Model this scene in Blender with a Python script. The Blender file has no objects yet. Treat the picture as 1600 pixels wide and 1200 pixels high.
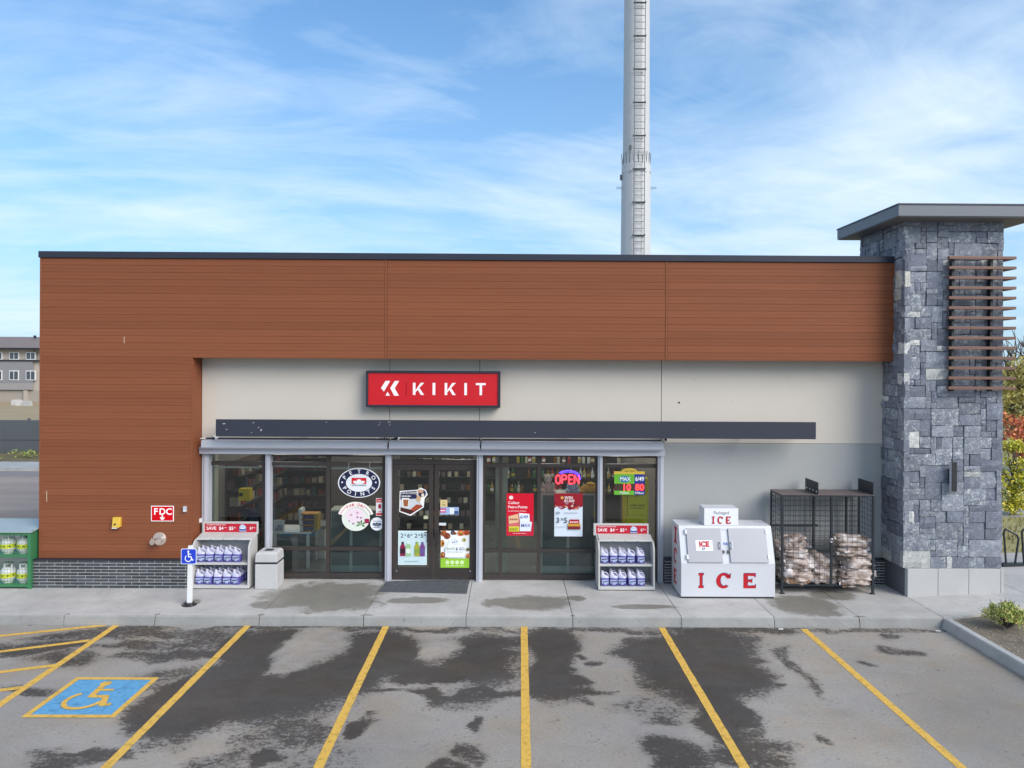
import bpy, bmesh, math, random
from mathutils import Vector, Matrix, noise as mnoise
R = math.radians
rnd = random.Random(7)
C = bpy.context.scene.collection
SC = bpy.context.scene

# ------------------------------------------------------------------ camera, light, exposure
CAM = Vector((0, 0, 4.9)); FPX = 1111.0
YAW, PITCH, ROLL = 0.30, 0.12, 0.30
ROT = Matrix.Rotation(R(-YAW), 4, 'Z') @ Matrix.Rotation(R(90 - PITCH), 4, 'X') @ Matrix.Rotation(R(ROLL), 4, 'Z')
SHX, SHY = 0.0, -0.01417
cd = bpy.data.cameras.new('camera'); cam = bpy.data.objects.new('camera', cd); C.objects.link(cam)
cam.matrix_world = Matrix.Translation(CAM) @ ROT
cd.sensor_fit = 'HORIZONTAL'; cd.sensor_width = 36; cd.lens = FPX / 1600 * 36
cd.shift_x, cd.shift_y = SHX, SHY; cd.clip_start = 0.1; cd.clip_end = 6000
SC.camera = cam

SUN_DIR = Vector((0.60, -0.58, 0.56)).normalized()
SUN_EL = math.asin(SUN_DIR.z); SUN_ROT = math.atan2(SUN_DIR.x, SUN_DIR.y)
sd = bpy.data.lights.new('sun', 'SUN'); sd.energy = 1.5; sd.angle = R(40); sd.color = (1, 0.90, 0.79)
so = bpy.data.objects.new('sun', sd); C.objects.link(so)
so.rotation_euler = SUN_DIR.to_track_quat('Z', 'Y').to_euler(); so.location = (10, -10, 30)

W = bpy.data.worlds.new('World'); SC.world = W; W.use_nodes = True
nt = W.node_tree; nt.nodes.clear()
def N(t, kind, **kw):
    n = t.nodes.new(kind)
    for k, v in kw.items():
        if k.startswith('i_'): n.inputs[k[2:].replace('_', ' ')].default_value = v
        else: setattr(n, k, v)
    return n
wo = N(nt, 'ShaderNodeOutputWorld'); bg = N(nt, 'ShaderNodeBackground'); bg.inputs[1].default_value = 0.12
sky = N(nt, 'ShaderNodeTexSky', sky_type='NISHITA', sun_disc=False, sun_elevation=SUN_EL, sun_rotation=SUN_ROT,
        air_density=1.0, dust_density=0.6, ozone_density=2.0)
tc = N(nt, 'ShaderNodeTexCoord'); sx = N(nt, 'ShaderNodeSeparateXYZ'); nt.links.new(tc.outputs['Generated'], sx.inputs[0])
def M_(t, op, a, b=None, c=None):
    n = N(t, 'ShaderNodeMath', operation=op)
    for i, v in enumerate((a, b, c)):
        if v is None: continue
        if isinstance(v, (int, float)): n.inputs[i].default_value = v
        else: t.links.new(v, n.inputs[i])
    return n.outputs[0]
zc = M_(nt, 'ADD', M_(nt, 'MAXIMUM', sx.outputs[2], 0.0), 0.16)
u = M_(nt, 'DIVIDE', sx.outputs[0], zc); v = M_(nt, 'DIVIDE', sx.outputs[1], zc)
# streaky high cloud: coordinates on a plane above, streaks turned a little, bent by a slow noise
def vec(a, b, o):
    c = N(nt, 'ShaderNodeCombineXYZ'); nt.links.new(a, c.inputs[0]); nt.links.new(b, c.inputs[1]); c.inputs[2].default_value = o; return c.outputs[0]
def noise(v, scale, detail, rough, dist):
    n = N(nt, 'ShaderNodeTexNoise', i_Scale=scale, i_Detail=detail, i_Roughness=rough, i_Distortion=dist); nt.links.new(v, n.inputs['Vector']); return n.outputs[0]
ua = M_(nt, 'ADD', M_(nt, 'MULTIPLY', u, 0.62), M_(nt, 'MULTIPLY', v, 0.30)); va = M_(nt, 'ADD', M_(nt, 'MULTIPLY', v, 0.95), M_(nt, 'MULTIPLY', u, -0.30))
O1, O2, O3 = CLOUD_O = (6.1, 4.2, 7.1)
n1 = noise(vec(ua, va, O1), 1.1, 9.0, 0.58, 0.7)
n2 = noise(vec(ua, va, O2), 0.5, 3.0, 0.5, 0.3)
n3 = noise(vec(M_(nt, 'MULTIPLY', ua, 1.1), M_(nt, 'MULTIPLY', va, 1.5), O3), 1.7, 9.0, 0.60, 1.3)
csum = M_(nt, 'ADD', M_(nt, 'ADD', M_(nt, 'MULTIPLY', n1, 0.42), M_(nt, 'MULTIPLY', n2, 0.62)), M_(nt, 'MULTIPLY', n3, 0.22))
rp = N(nt, 'ShaderNodeValToRGB'); nt.links.new(csum, rp.inputs[0])
rp.color_ramp.elements[0].position = 0.565; rp.color_ramp.elements[0].color = (0, 0, 0, 1)
rp.color_ramp.elements[1].position = 0.745; rp.color_ramp.elements[1].color = (1, 1, 1, 1)
tint = N(nt, 'ShaderNodeMixRGB', blend_type='MULTIPLY'); tint.inputs[0].default_value = 1; nt.links.new(sky.outputs[0], tint.inputs[1]); tint.inputs[2].default_value = (0.235, 0.53, 0.72, 1)
hz = N(nt, 'ShaderNodeMixRGB'); nt.links.new(M_(nt, 'MULTIPLY', M_(nt, 'POWER', M_(nt, 'SUBTRACT', 1.0, M_(nt, 'MAXIMUM', sx.outputs[2], 0.0)), 2.6), 0.95), hz.inputs[0])
nt.links.new(tint.outputs[0], hz.inputs[1]); hz.inputs[2].default_value = (1.95, 2.60, 3.20, 1)      # pale air low down
mixc = N(nt, 'ShaderNodeMixRGB'); nt.links.new(M_(nt, 'MULTIPLY', rp.outputs[0], 0.85), mixc.inputs[0])
nt.links.new(hz.outputs[0], mixc.inputs[1]); mixc.inputs[2].default_value = (2.95, 3.45, 3.95, 1)      # thin white cloud
nt.links.new(mixc.outputs[0], bg.inputs[0]); nt.links.new(bg.outputs[0], wo.inputs[0])

SC.view_settings.view_transform = 'Standard'; SC.view_settings.look = 'None'
SC.view_settings.gamma = 1; SC.view_settings.use_curve_mapping = False
SC.view_settings.exposure = 1.30
SC.render.engine = 'CYCLES'
SC.cycles.max_bounces = 8; SC.cycles.transparent_max_bounces = 12

# ------------------------------------------------------------------ placing helpers
def ray(px, py):
    return ROT.to_3x3() @ Vector(((px - 800) / FPX + SHX * 1600 / FPX, (600 - py) / FPX + SHY * 1600 / FPX, -1))
def at(px, py, Y):                      # the point on the upright plane y = Y that the photograph shows at that pixel
    d = ray(px, py); return CAM + d * ((Y - CAM.y) / d.y)
def gnd(px, py, z=0.0):                 # the point on the level z
    d = ray(px, py); return CAM + d * ((z - CAM.z) / d.z)
def X(px, Y, py=800): return at(px, py, Y).x
def Z(py, Y, px=800): return at(px, py, Y).z

# ------------------------------------------------------------------ materials
MATS = {}
def s2l(c): return tuple((x / 12.92 if x <= 0.04045 else ((x + 0.055) / 1.055) ** 2.4) for x in c)
def hexc(h): return s2l(tuple(int(h[i:i + 2], 16) / 255 for i in (0, 2, 4)))
def mat(name, col, rough=0.6, metal=0.0, var=0.10, scale=4.0, bump=0.0, bscale=60.0, rnd_obj=0.0, spec=0.5, stretch=None, dirt=0.0, emit=None, world=True):
    if name in MATS: return MATS[name]
    m = bpy.data.materials.new(name); m.use_nodes = True; t = m.node_tree; L = t.links
    b = t.nodes['Principled BSDF']
    b.inputs['Roughness'].default_value = rough; b.inputs['Metallic'].default_value = metal
    b.inputs['Specular IOR Level'].default_value = spec
    if isinstance(col, str): col = hexc(col)
    g = N(t, 'ShaderNodeNewGeometry') if world else N(t, 'ShaderNodeTexCoord')
    co = g.outputs['Position'] if world else g.outputs['Object']
    if stretch:
        mp = N(t, 'ShaderNodeMapping'); mp.inputs['Scale'].default_value = stretch; L.new(co, mp.inputs[0]); co = mp.outputs[0]
    n = N(t, 'ShaderNodeTexNoise', i_Scale=scale, i_Detail=6.0, i_Roughness=0.6); L.new(co, n.inputs['Vector'])
    f = M_(t, 'ADD', M_(t, 'MULTIPLY', n.outputs[0], 2 * var), 1 - var)
    if rnd_obj:
        oi = N(t, 'ShaderNodeObjectInfo')
        f = M_(t, 'MULTIPLY', f, M_(t, 'ADD', M_(t, 'MULTIPLY', oi.outputs['Random'], 2 * rnd_obj), 1 - rnd_obj))
    if dirt:
        n3 = N(t, 'ShaderNodeTexNoise', i_Scale=scale * 0.35, i_Detail=8.0, i_Roughness=0.7); L.new(co, n3.inputs['Vector'])
        r3 = N(t, 'ShaderNodeMapRange'); r3.inputs[1].default_value = 0.5; r3.inputs[2].default_value = 0.75; r3.inputs[3].default_value = 1.0; r3.inputs[4].default_value = 1 - dirt
        L.new(n3.outputs[0], r3.inputs[0]); f = M_(t, 'MULTIPLY', f, r3.outputs[0])
    mx = N(t, 'ShaderNodeVectorMath', operation='SCALE'); mx.inputs[0].default_value = col; L.new(f, mx.inputs['Scale'])
    L.new(mx.outputs[0], b.inputs['Base Color'])
    rr = M_(t, 'ADD', M_(t, 'MULTIPLY', n.outputs[0], 0.16), rough - 0.08); L.new(rr, b.inputs['Roughness'])
    if bump:
        nb = N(t, 'ShaderNodeTexNoise', i_Scale=bscale, i_Detail=5.0, i_Roughness=0.6); L.new(co, nb.inputs['Vector'])
        bp = N(t, 'ShaderNodeBump', i_Strength=bump, i_Distance=0.01); L.new(nb.outputs[0], bp.inputs['Height']); L.new(bp.outputs[0], b.inputs['Normal'])
    if emit:
        b.inputs['Emission Color'].default_value = (*emit[:3], 1); b.inputs['Emission Strength'].default_value = emit[3]
    MATS[name] = m; return m
def flat(h, rough=0.6): return mat('print_' + h, h, rough, var=0.04, scale=9, spec=0.15)

def glass_mat():
    m = bpy.data.materials.new('shop_glass'); m.use_nodes = True; t = m.node_tree; L = t.links; t.nodes.clear()
    o = N(t, 'ShaderNodeOutputMaterial'); tr = N(t, 'ShaderNodeBsdfTransparent'); tr.inputs[0].default_value = (0.80, 0.85, 0.84, 1)
    gl = N(t, 'ShaderNodeBsdfGlossy', i_Roughness=0.015); gl.inputs[0].default_value = (1, 1, 1, 1)
    fr = N(t, 'ShaderNodeFresnel', i_IOR=1.52); g = N(t, 'ShaderNodeNewGeometry')
    n = N(t, 'ShaderNodeTexNoise', i_Scale=1.3, i_Detail=2.0); L.new(g.outputs['Position'], n.inputs['Vector'])
    bp = N(t, 'ShaderNodeBump', i_Strength=0.05, i_Distance=0.02); L.new(n.outputs[0], bp.inputs['Height']); L.new(bp.outputs[0], gl.inputs['Normal'])
    mx = N(t, 'ShaderNodeMixShader'); L.new(fr.outputs[0], mx.inputs[0]); L.new(tr.outputs[0], mx.inputs[1]); L.new(gl.outputs[0], mx.inputs[2])
    L.new(mx.outputs[0], o.inputs[0]); return m
GLASS = glass_mat()

# ------------------------------------------------------------------ mesh helpers
class G:
    def __init__(s): s.v = []; s.f = []; s.m = []
    def add(s, vs, fs, m=0):
        b = len(s.v); s.v += [tuple(p) for p in vs]; s.f += [tuple(b + i for i in f) for f in fs]; s.m += [m] * len(fs); return s
    def box(s, x0, x1, y0, y1, z0, z1, m=0):
        if x0 > x1: x0, x1 = x1, x0
        if y0 > y1: y0, y1 = y1, y0
        if z0 > z1: z0, z1 = z1, z0
        return s.add([(x0, y0, z0), (x1, y0, z0), (x1, y1, z0), (x0, y1, z0), (x0, y0, z1), (x1, y0, z1), (x1, y1, z1), (x0, y1, z1)],
                     [(0, 3, 2, 1), (4, 5, 6, 7), (0, 1, 5, 4), (1, 2, 6, 5), (2, 3, 7, 6), (3, 0, 4, 7)], m)
    def prism(s, pts, d, m=0):          # polygon (3-D points) swept along the vector d
        n = len(pts); d = Vector(d); P = [Vector(p) for p in pts]
        return s.add(P + [p + d for p in P], [tuple(range(n - 1, -1, -1)), tuple(range(n, 2 * n))] + [(i, (i + 1) % n, n + (i + 1) % n, n + i) for i in range(n)], m)
    def poly(s, pts, m=0): return s.add(pts, [tuple(range(len(pts)))], m)
    def tube(s, a, b, r, n=8, r2=None, m=0, caps=True):
        a, b = Vector(a), Vector(b); d = (b - a)
        if d.length < 1e-6: return s
        d.normalize(); q = Vector((0, 0, 1)) if abs(d.z) < 0.9 else Vector((1, 0, 0)); e1 = d.cross(q).normalized(); e2 = d.cross(e1); r2 = r if r2 is None else r2
        vs = [a + (e1 * math.cos(2 * math.pi * i / n) + e2 * math.sin(2 * math.pi * i / n)) * r for i in range(n)] + \
             [b + (e1 * math.cos(2 * math.pi * i / n) + e2 * math.sin(2 * math.pi * i / n)) * r2 for i in range(n)]
        fs = [(i, (i + 1) % n, n + (i + 1) % n, n + i) for i in range(n)]
        if caps: fs += [tuple(range(n - 1, -1, -1)), tuple(range(n, 2 * n))]
        return s.add(vs, fs, m)
    def path(s, pts, r, n=8, m=0):
        for a, b in zip(pts, pts[1:]): s.tube(a, b, r, n, None, m)
        return s
    def lathe(s, c, prof, n=20, m=0):   # prof: (radius, z)
        c = Vector(c); vs = []; fs = []; k = len(prof)
        for i in range(n):
            a = 2 * math.pi * i / n
            vs += [c + Vector((r * math.cos(a), r * math.sin(a), z)) for r, z in prof]
        for i in range(n):
            j = (i + 1) % n
            fs += [(i * k + q, j * k + q, j * k + q + 1, i * k + q + 1) for q in range(k - 1)]
        fs += [tuple(i * k for i in range(n - 1, -1, -1)), tuple(i * k + k - 1 for i in range(n))]
        return s.add(vs, fs, m)
    def blob(s, c, r, nu=14, nv=9, p=1.0, lump=0.0, seed=0, m=0):
        c = Vector(c); vs = []; fs = []
        sg = lambda x: math.copysign(abs(x) ** p, x)
        for j in range(nv + 1):
            t = math.pi * j / nv
            for i in range(nu):
                a = 2 * math.pi * i / nu
                q = Vector((sg(math.sin(t)) * sg(math.cos(a)), sg(math.sin(t)) * sg(math.sin(a)), sg(math.cos(t))))
                k = 1 + lump * mnoise.noise(q * 2.2 + Vector((seed * 7.1, seed * 3.3, 0))) + 0.4 * lump * mnoise.noise(q * 6 + Vector((seed, 0, seed)))
                vs.append(c + Vector((q.x * r[0], q.y * r[1], q.z * r[2])) * k)
        for j in range(nv):
            for i in range(nu): fs.append((j * nu + i, (j + 1) * nu + i, (j + 1) * nu + (i + 1) % nu, j * nu + (i + 1) % nu))
        return s.add(vs, fs, m)
    def mesh(s, name, mats, smooth=False):
        me = bpy.data.meshes.new(name); me.from_pydata(s.v, [], s.f)
        for q in (mats if isinstance(mats, (list, tuple)) else [mats]): me.materials.append(q)
        me.polygons.foreach_set('material_index', s.m)
        b = bmesh.new(); b.from_mesh(me); bmesh.ops.remove_doubles(b, verts=b.verts, dist=1e-5) if smooth else None
        bmesh.ops.recalc_face_normals(b, faces=b.faces); b.to_mesh(me); b.free()
        if smooth: me.shade_smooth(); me.set_sharp_from_angle(angle=R(50))
        me.update(); return me
    def build(s, name, mats, parent=None, smooth=False, bevel=0.0, seg=2, loc=None):
        o = bpy.data.objects.new(name, s.mesh(name, mats, smooth)); link(o, parent, loc)
        if bevel:
            md = o.modifiers.new('bevel', 'BEVEL'); md.width = bevel; md.segments = seg; md.limit_method = 'ANGLE'; md.angle_limit = R(40)
        return o
def link(o, parent=None, loc=None):
    C.objects.link(o)
    if loc is not None: o.location = loc
    if parent is not None:
        o.parent = parent
        wl = Matrix.Identity(4); p = parent
        wl = world_of(parent)
        o.matrix_parent_inverse = wl.inverted()
    return o
def world_of(o):
    m = o.matrix_basis.copy()
    if o.parent: m = world_of(o.parent) @ o.matrix_parent_inverse @ m
    return m
def tag(o, label=None, cat=None, group=None, kind=None):
    if label: o['label'] = label
    if cat: o['category'] = cat
    if group: o['group'] = group
    if kind: o['kind'] = kind
    return o
def empty(name, loc=(0, 0, 0), label=None, cat=None, group=None, kind=None, parent=None):
    o = bpy.data.objects.new(name, None); link(o, parent, loc); o.empty_display_size = 0.2
    return tag(o, label, cat, group, kind)
def struct(o): o['kind'] = 'structure'; return o
def copy_tree(root, offset, label=None, parent=None):   # a thing with copies of its parts and their sub-parts
    c = root.copy(); C.objects.link(c)
    if parent is None: c.location = root.location + Vector(offset)
    else: c.parent = parent
    for ch in root.children: copy_tree(ch, offset, None, c)
    if label: c['label'] = label
    return c

def text_geo(s, h, bold=0.0, wmax=None, align='CENTER', spacing=1.0, shear=0.0):
    """flat outline of a text, cap height h, x centred on 0, baseline at z=0: list of verts and faces in x,z"""
    cu = bpy.data.curves.new('t', 'FONT'); cu.body = s; cu.size = 1; cu.align_x = align; cu.offset = bold; cu.space_character = spacing; cu.shear = shear
    cu.resolution_u = 3
    ob = bpy.data.objects.new('t', cu); C.objects.link(ob)
    me = bpy.data.meshes.new_from_object(ob.evaluated_get(bpy.context.evaluated_depsgraph_get()))
    k = h / 0.69
    vs = [(p.co.x * k, p.co.y * k) for p in me.vertices]; fs = [tuple(p.vertices) for p in me.polygons]
    bpy.data.objects.remove(ob); bpy.data.curves.remove(cu); bpy.data.meshes.remove(me)
    if wmax and vs:
        w = max(a for a, b in vs) - min(a for a, b in vs)
        if w > wmax: vs = [(a * wmax / w, b) for a, b in vs]
    return vs, fs

class Sheet:
    """a flat upright thing facing -y (poster, sign): print in thin layers on a board"""
    def __init__(s, x0, x1, z0, z1, Y): s.x0, s.x1, s.z0, s.z1, s.Y = x0, x1, z0, z1, Y; s.g = G(); s.t = G(); s.mats = []; s.k = 0; s.parts = []
    def flush(s, name):
        g = G(); g.v, g.f, g.m = s.g.v + s.t.v, s.g.f + [tuple(i + len(s.g.v) for i in f) for f in s.t.f], s.g.m + s.t.m
        if g.f: s.parts.append((name, g))
        s.g = G(); s.t = G()
    def mi(s, c):
        m = c if not isinstance(c, str) else flat(c)
        if m not in s.mats: s.mats.append(m)
        return s.mats.index(m)
    def p(s, u, v): return (s.x0 + u * (s.x1 - s.x0), s.Y - 0.0012 * (s.k + 1), s.z0 + v * (s.z1 - s.z0))
    def poly(s, pts, c): s.g.poly([s.p(*q) for q in pts], s.mi(c)); s.k += 1; return s
    def rect(s, u0, v0, u1, v1, c): return s.poly([(u0, v0), (u1, v0), (u1, v1), (u0, v1)], c)
    def ell(s, u, v, ru, rv, c, n=28): return s.poly([(u + ru * math.cos(2 * math.pi * i / n), v + rv * math.sin(2 * math.pi * i / n)) for i in range(n)], c)
    def text(s, st, u, v, h, c, bold=0.0, wmax=None, rot=0.0, align='CENTER', spacing=1.0, shear=0.0):
        H = (s.z1 - s.z0); Wd = (s.x1 - s.x0)
        if st[0] == '~':                 # print too small to read: a row of short strokes
            q = random.Random(len(st) * 31 + int(u * 100)); wt = (wmax or 0.5); a = -wt / 2 if align == 'CENTER' else 0
            b = a + wt; o = Vector(s.p(u, v)); ca, sa = math.cos(rot), math.sin(rot)
            while a < b:
                w = min(q.uniform(.04, .11), b - a) * .72
                s.t.add([(o.x + X_ * Wd * ca - Z_ * H * sa, o.y, o.z + X_ * Wd * sa + Z_ * H * ca) for X_, Z_ in ((a, h * .1), (a + w, h * .1), (a + w, h * .75), (a, h * .75))], [(0, 1, 2, 3)], s.mi(c)); a += w / .72
            s.k += 1; return s
        vs, fs = text_geo(st, h * H, bold * .45, wmax * Wd if wmax else None, align, spacing, shear)
        o = Vector(s.p(u, v)); ca, sa = math.cos(rot), math.sin(rot)
        s.t.add([(o.x + a * ca - b * sa, o.y, o.z + a * sa + b * ca) for a, b in vs], fs, s.mi(c)); s.k += 1; return s
    def arc(s, st, cx, cz, rx, rz, a0, a1, h, c, bold=0.0, up=True):    # letters along an ellipse, angles in degrees
        if st[0] == '~':
            n = len(st) - 1
            for i in range(n):
                a = R(a0 + (a1 - a0) * i / (n - 1)); rot = math.atan2(rz * (s.z1 - s.z0) * math.cos(a), -rx * (s.x1 - s.x0) * math.sin(a)) + math.pi
                k = s.k; s.text('~i', cx + rx * math.cos(a), cz + rz * math.sin(a), h * .8, c, rot=rot, wmax=.035); s.k = k
            s.k += 1; return s
        for i, ch in enumerate(st):
            a = R(a0 + (a1 - a0) * i / max(1, len(st) - 1))
            tx, tz = -rx * (s.x1 - s.x0) * math.sin(a), rz * (s.z1 - s.z0) * math.cos(a)
            rot = math.atan2(tz, tx) + (math.pi if up else 0)
            hh = h * (s.z1 - s.z0)
            k = s.k; n = Vector((-math.sin(rot), math.cos(rot))) * hh * 0.5
            if h > .1: s.flush('picture')
            s.text(ch, cx + rx * math.cos(a) - n.x / (s.x1 - s.x0), cz + rz * math.sin(a) - n.y / (s.z1 - s.z0), h, c, bold, rot=rot); s.k = k
            if h > .1: s.flush('letter')
        s.k += 1; return s
    def finish(s, name, label, cat, board, outline=None, depth=0.004, group=None, parent=None):
        b = G(); bm_ = flat(board) if isinstance(board, str) else board
        if outline is None: b.box(s.x0, s.x1, s.Y, s.Y + depth, s.z0, s.z1)
        else:
            k = s.k; s.k = -1; b.prism([s.p(*q) for q in outline], (0, depth, 0)); s.k = k
        o = b.build(name, bm_, parent)
        if label: tag(o, label, cat, group)
        for nm_, g_ in s.parts: g_.build(nm_, s.mats, o)
        if s.g.f: s.g.build('picture', s.mats, o)
        if s.t.f: s.t.build('lettering', s.mats, o)
        return o
def sheet_px(x0, y0, x1, y1, Y): # pixel rectangle at depth Y
    a = at(x0, y1, Y); b = at(x1, y0, Y); return Sheet(a.x, b.x, a.z, b.z, Y)
ELL = [(0.5 + 0.5 * math.cos(2 * math.pi * i / 40), 0.5 + 0.5 * math.sin(2 * math.pi * i / 40)) for i in range(40)]

# depths of the planes (metres in front of the camera) and levels
YK, YB, YC, YW, YG = 13.47, 15.10, 15.20, 15.65, 15.80   # kerb, brick base, cladding, stucco wall, shop glass
ZS = 0.19                                                 # sidewalk level

# ------------------------------------------------------------------ the ground, lot and sidewalk
M_grass = mat('grass_ground', (0.27, 0.235, 0.11), 0.95, var=0.45, scale=0.8, bump=0.4, bscale=30)
M_dirt = mat('dry_field', (0.34, 0.26, 0.15), 0.95, var=0.25, scale=0.25, bump=0.3, bscale=12)
struct(G().box(-1500, 1500, -300, 3000, -1.2, -0.03).build('ground', M_grass))

def asphalt_mat():
    m = bpy.data.materials.new('asphalt'); m.use_nodes = True; t = m.node_tree; L = t.links; b = t.nodes['Principled BSDF']
    g = N(t, 'ShaderNodeNewGeometry'); P = g.outputs['Position']
    st = N(t, 'ShaderNodeAttribute', attribute_name='stain').outputs['Fac']
    mp = N(t, 'ShaderNodeMapping'); mp.inputs['Scale'].default_value = (1.0, 1.35, 1); L.new(P, mp.inputs[0]); Q = mp.outputs[0]
    a = N(t, 'ShaderNodeTexNoise', i_Scale=2.1, i_Detail=9.0, i_Roughness=0.68, i_Distortion=0.6); L.new(Q, a.inputs['Vector'])
    c = N(t, 'ShaderNodeTexNoise', i_Scale=13.0, i_Detail=8.0, i_Roughness=0.75, i_Distortion=0.3); L.new(Q, c.inputs['Vector'])
    w = N(t, 'ShaderNodeTexNoise', i_Scale=0.35, i_Detail=4.0); L.new(P, w.inputs['Vector'])
    grit = N(t, 'ShaderNodeTexNoise', i_Scale=24.0, i_Detail=8.0, i_Roughness=0.95); L.new(P, grit.inputs['Vector'])
    v = M_(t, 'ADD', st, M_(t, 'MULTIPLY', M_(t, 'SUBTRACT', a.outputs[0], 0.5), 1.25))
    v = M_(t, 'ADD', v, M_(t, 'MULTIPLY', M_(t, 'SUBTRACT', c.outputs[0], 0.5), 2.3))
    r = N(t, 'ShaderNodeValToRGB'); L.new(v, r.inputs[0]); r.color_ramp.interpolation = 'EASE'
    e = r.color_ramp.elements; e[0].position = 0.30; e[0].color = (0, 0, 0, 1); e[1].position = 0.68; e[1].color = (1, 1, 1, 1)
    mx = N(t, 'ShaderNodeMixRGB'); L.new(r.outputs[0], mx.inputs[0]); mx.inputs[1].default_value = (0.310, 0.288, 0.264, 1); mx.inputs[2].default_value = (0.110, 0.100, 0.092, 1)
    k = M_(t, 'MULTIPLY', M_(t, 'ADD', M_(t, 'MULTIPLY', w.outputs[0], 0.9), 0.55), M_(t, 'ADD', M_(t, 'MULTIPLY', grit.outputs[0], 1.5), 0.25))
    # pale dusty bloom that drifts across the worn asphalt
    k = M_(t, 'MULTIPLY', k, M_(t, 'ADD', M_(t, 'MULTIPLY', a.outputs[0], 0.85), 0.575))
    hr = N(t, 'ShaderNodeMapRange', interpolation_type='SMOOTHSTEP'); hr.inputs[1].default_value = -0.15; hr.inputs[2].default_value = 0.9; hr.inputs[3].default_value = 1.06; hr.inputs[4].default_value = 0.70
    L.new(M_(t, 'ADD', st, M_(t, 'MULTIPLY', M_(t, 'SUBTRACT', a.outputs[0], 0.5), 1.4)), hr.inputs[0]); k = M_(t, 'MULTIPLY', k, hr.outputs[0])
    for sc_, th in ((1.5, .055), (4.0, .075)):
        vo = N(t, 'ShaderNodeTexVoronoi', i_Scale=sc_); wp = N(t, 'ShaderNodeVectorMath', operation='ADD'); L.new(P, wp.inputs[0]); ws_ = N(t, 'ShaderNodeVectorMath', operation='SCALE'); L.new(c.outputs['Color'], ws_.inputs[0]); ws_.inputs['Scale'].default_value = .09; L.new(ws_.outputs[0], wp.inputs[1]); L.new(wp.outputs[0], vo.inputs['Vector'])
        pick_ = N(t, 'ShaderNodeSeparateColor'); L.new(vo.outputs['Color'], pick_.inputs[0])
        dr = N(t, 'ShaderNodeMapRange', interpolation_type='SMOOTHSTEP'); dr.inputs[1].default_value = th * .5; dr.inputs[2].default_value = th * 1.3; dr.inputs[3].default_value = 1.0; dr.inputs[4].default_value = 0.0; L.new(vo.outputs['Distance'], dr.inputs[0])
        k = M_(t, 'MULTIPLY', k, M_(t, 'SUBTRACT', 1.0, M_(t, 'MULTIPLY', M_(t, 'MULTIPLY', dr.outputs[0], M_(t, 'GREATER_THAN', pick_.outputs[0], .55)), 0.55)))
    w2 = N(t, 'ShaderNodeTexNoise', i_Scale=0.8, i_Detail=5.0, i_Roughness=0.6); L.new(P, w2.inputs['Vector'])
    wr = N(t, 'ShaderNodeMapRange'); wr.inputs[1].default_value = 0.42; wr.inputs[2].default_value = 0.65; L.new(w2.outputs[0], wr.inputs[0])
    br = N(t, 'ShaderNodeMixRGB', blend_type='MULTIPLY'); L.new(wr.outputs[0], br.inputs[0]); L.new(mx.outputs[0], br.inputs[1]); br.inputs[2].default_value = (1.04, 0.97, 0.87, 1)
    sc = N(t, 'ShaderNodeVectorMath', operation='SCALE'); L.new(br.outputs[0], sc.inputs[0]); L.new(k, sc.inputs['Scale']); L.new(sc.outputs[0], b.inputs['Base Color'])
    L.new(M_(t, 'SUBTRACT', 0.90, M_(t, 'MULTIPLY', r.outputs[0], 0.22)), b.inputs['Roughness'])
    bp = N(t, 'ShaderNodeBump', i_Strength=0.35, i_Distance=0.006); L.new(grit.outputs[0], bp.inputs['Height']); L.new(bp.outputs[0], b.inputs['Normal'])
    b.inputs['Specular IOR Level'].default_value = 0.12
    return m
M_asph = asphalt_mat()
# stains read off the lot: centre and half size, weight
STAINS = [(440,1062,110,52,1), (500,1052,70,48,.9), (540,1035,75,45,.9), (590,1000,45,14,.8), (300,1105,75,40,1), (395,1010,40,26,.9), (480,1015,48,27,-1.1), (452,1038,26,14,-.7),
    (628,1020,32,26,.9), (690,1052,66,24,1), (738,1040,62,42,1), (690,1004,48,11,.7), (770,1004,48,14,.8), (685,1014,25,20,-.9), (660,1076,44,9,-.5), (735,1074,45,8,-.5), (690,1081,145,4.5,.75),
    (856,1008,46,26,1), (858,1046,36,40,1), (872,1079,56,5,.8), (790,1030,24,16,-.3), (570,1133,18,13,.9), (735,1130,14,9,.85), (1050,1016,64,22,.9), (1112,1006,62,24,.9), (1092,1052,84,40,1),
    (1040,1062,36,10,.7), (1122,1100,40,46,1), (1148,1142,24,34,.9), (1058,1182,44,28,.7), (1165,1186,64,22,.65), (1195,1164,42,14,.55), (1040,1120,30,10,.45), (420,1186,26,16,.8), (455,1140,55,28,.5), (410,1150,40,30,.42), (705,1197,34,9,.6),
    (735,1175,22,10,.6), (940,1034,12,5,.7), (925,1022,8,4,.6), (1215,1072,9,4,.75), (893,1101,12,5,.6), (250,988,120,8,.55), (215,1008,110,7,.55), (130,994,70,8,.55), (300,1024,90,8,.6), (60,1012,80,10,.6), (100,1030,60,7,.55),
    (55,1080,60,8,.6), (160,1003,20,6,-.3), (130,1186,60,11,.6), (345,1190,40,14,.45), (260,1150,60,20,.4), (80,1170,30,8,.45), (1240,1035,14,22,.5), (1256,1060,7,26,.55), (1425,1018,17,5,.6), (1394,1013,16,5,.5), (1352,1043,10,4,.6), (1385,996,12,4,.5), (1290,1150,10,14,.5),
    (1180,985,60,6,.6), (1370,985,130,4,.45), (980,983,200,4,.5), (560,981,300,3.5,.5), (1160,1000,22,7,.6), (1180,1012,16,5,.5), (470,1180,80,40,.3), (260,1060,60,18,.42), (330,1000,50,14,.5), (1000,1105,60,14,.3)]
SW = []
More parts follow.
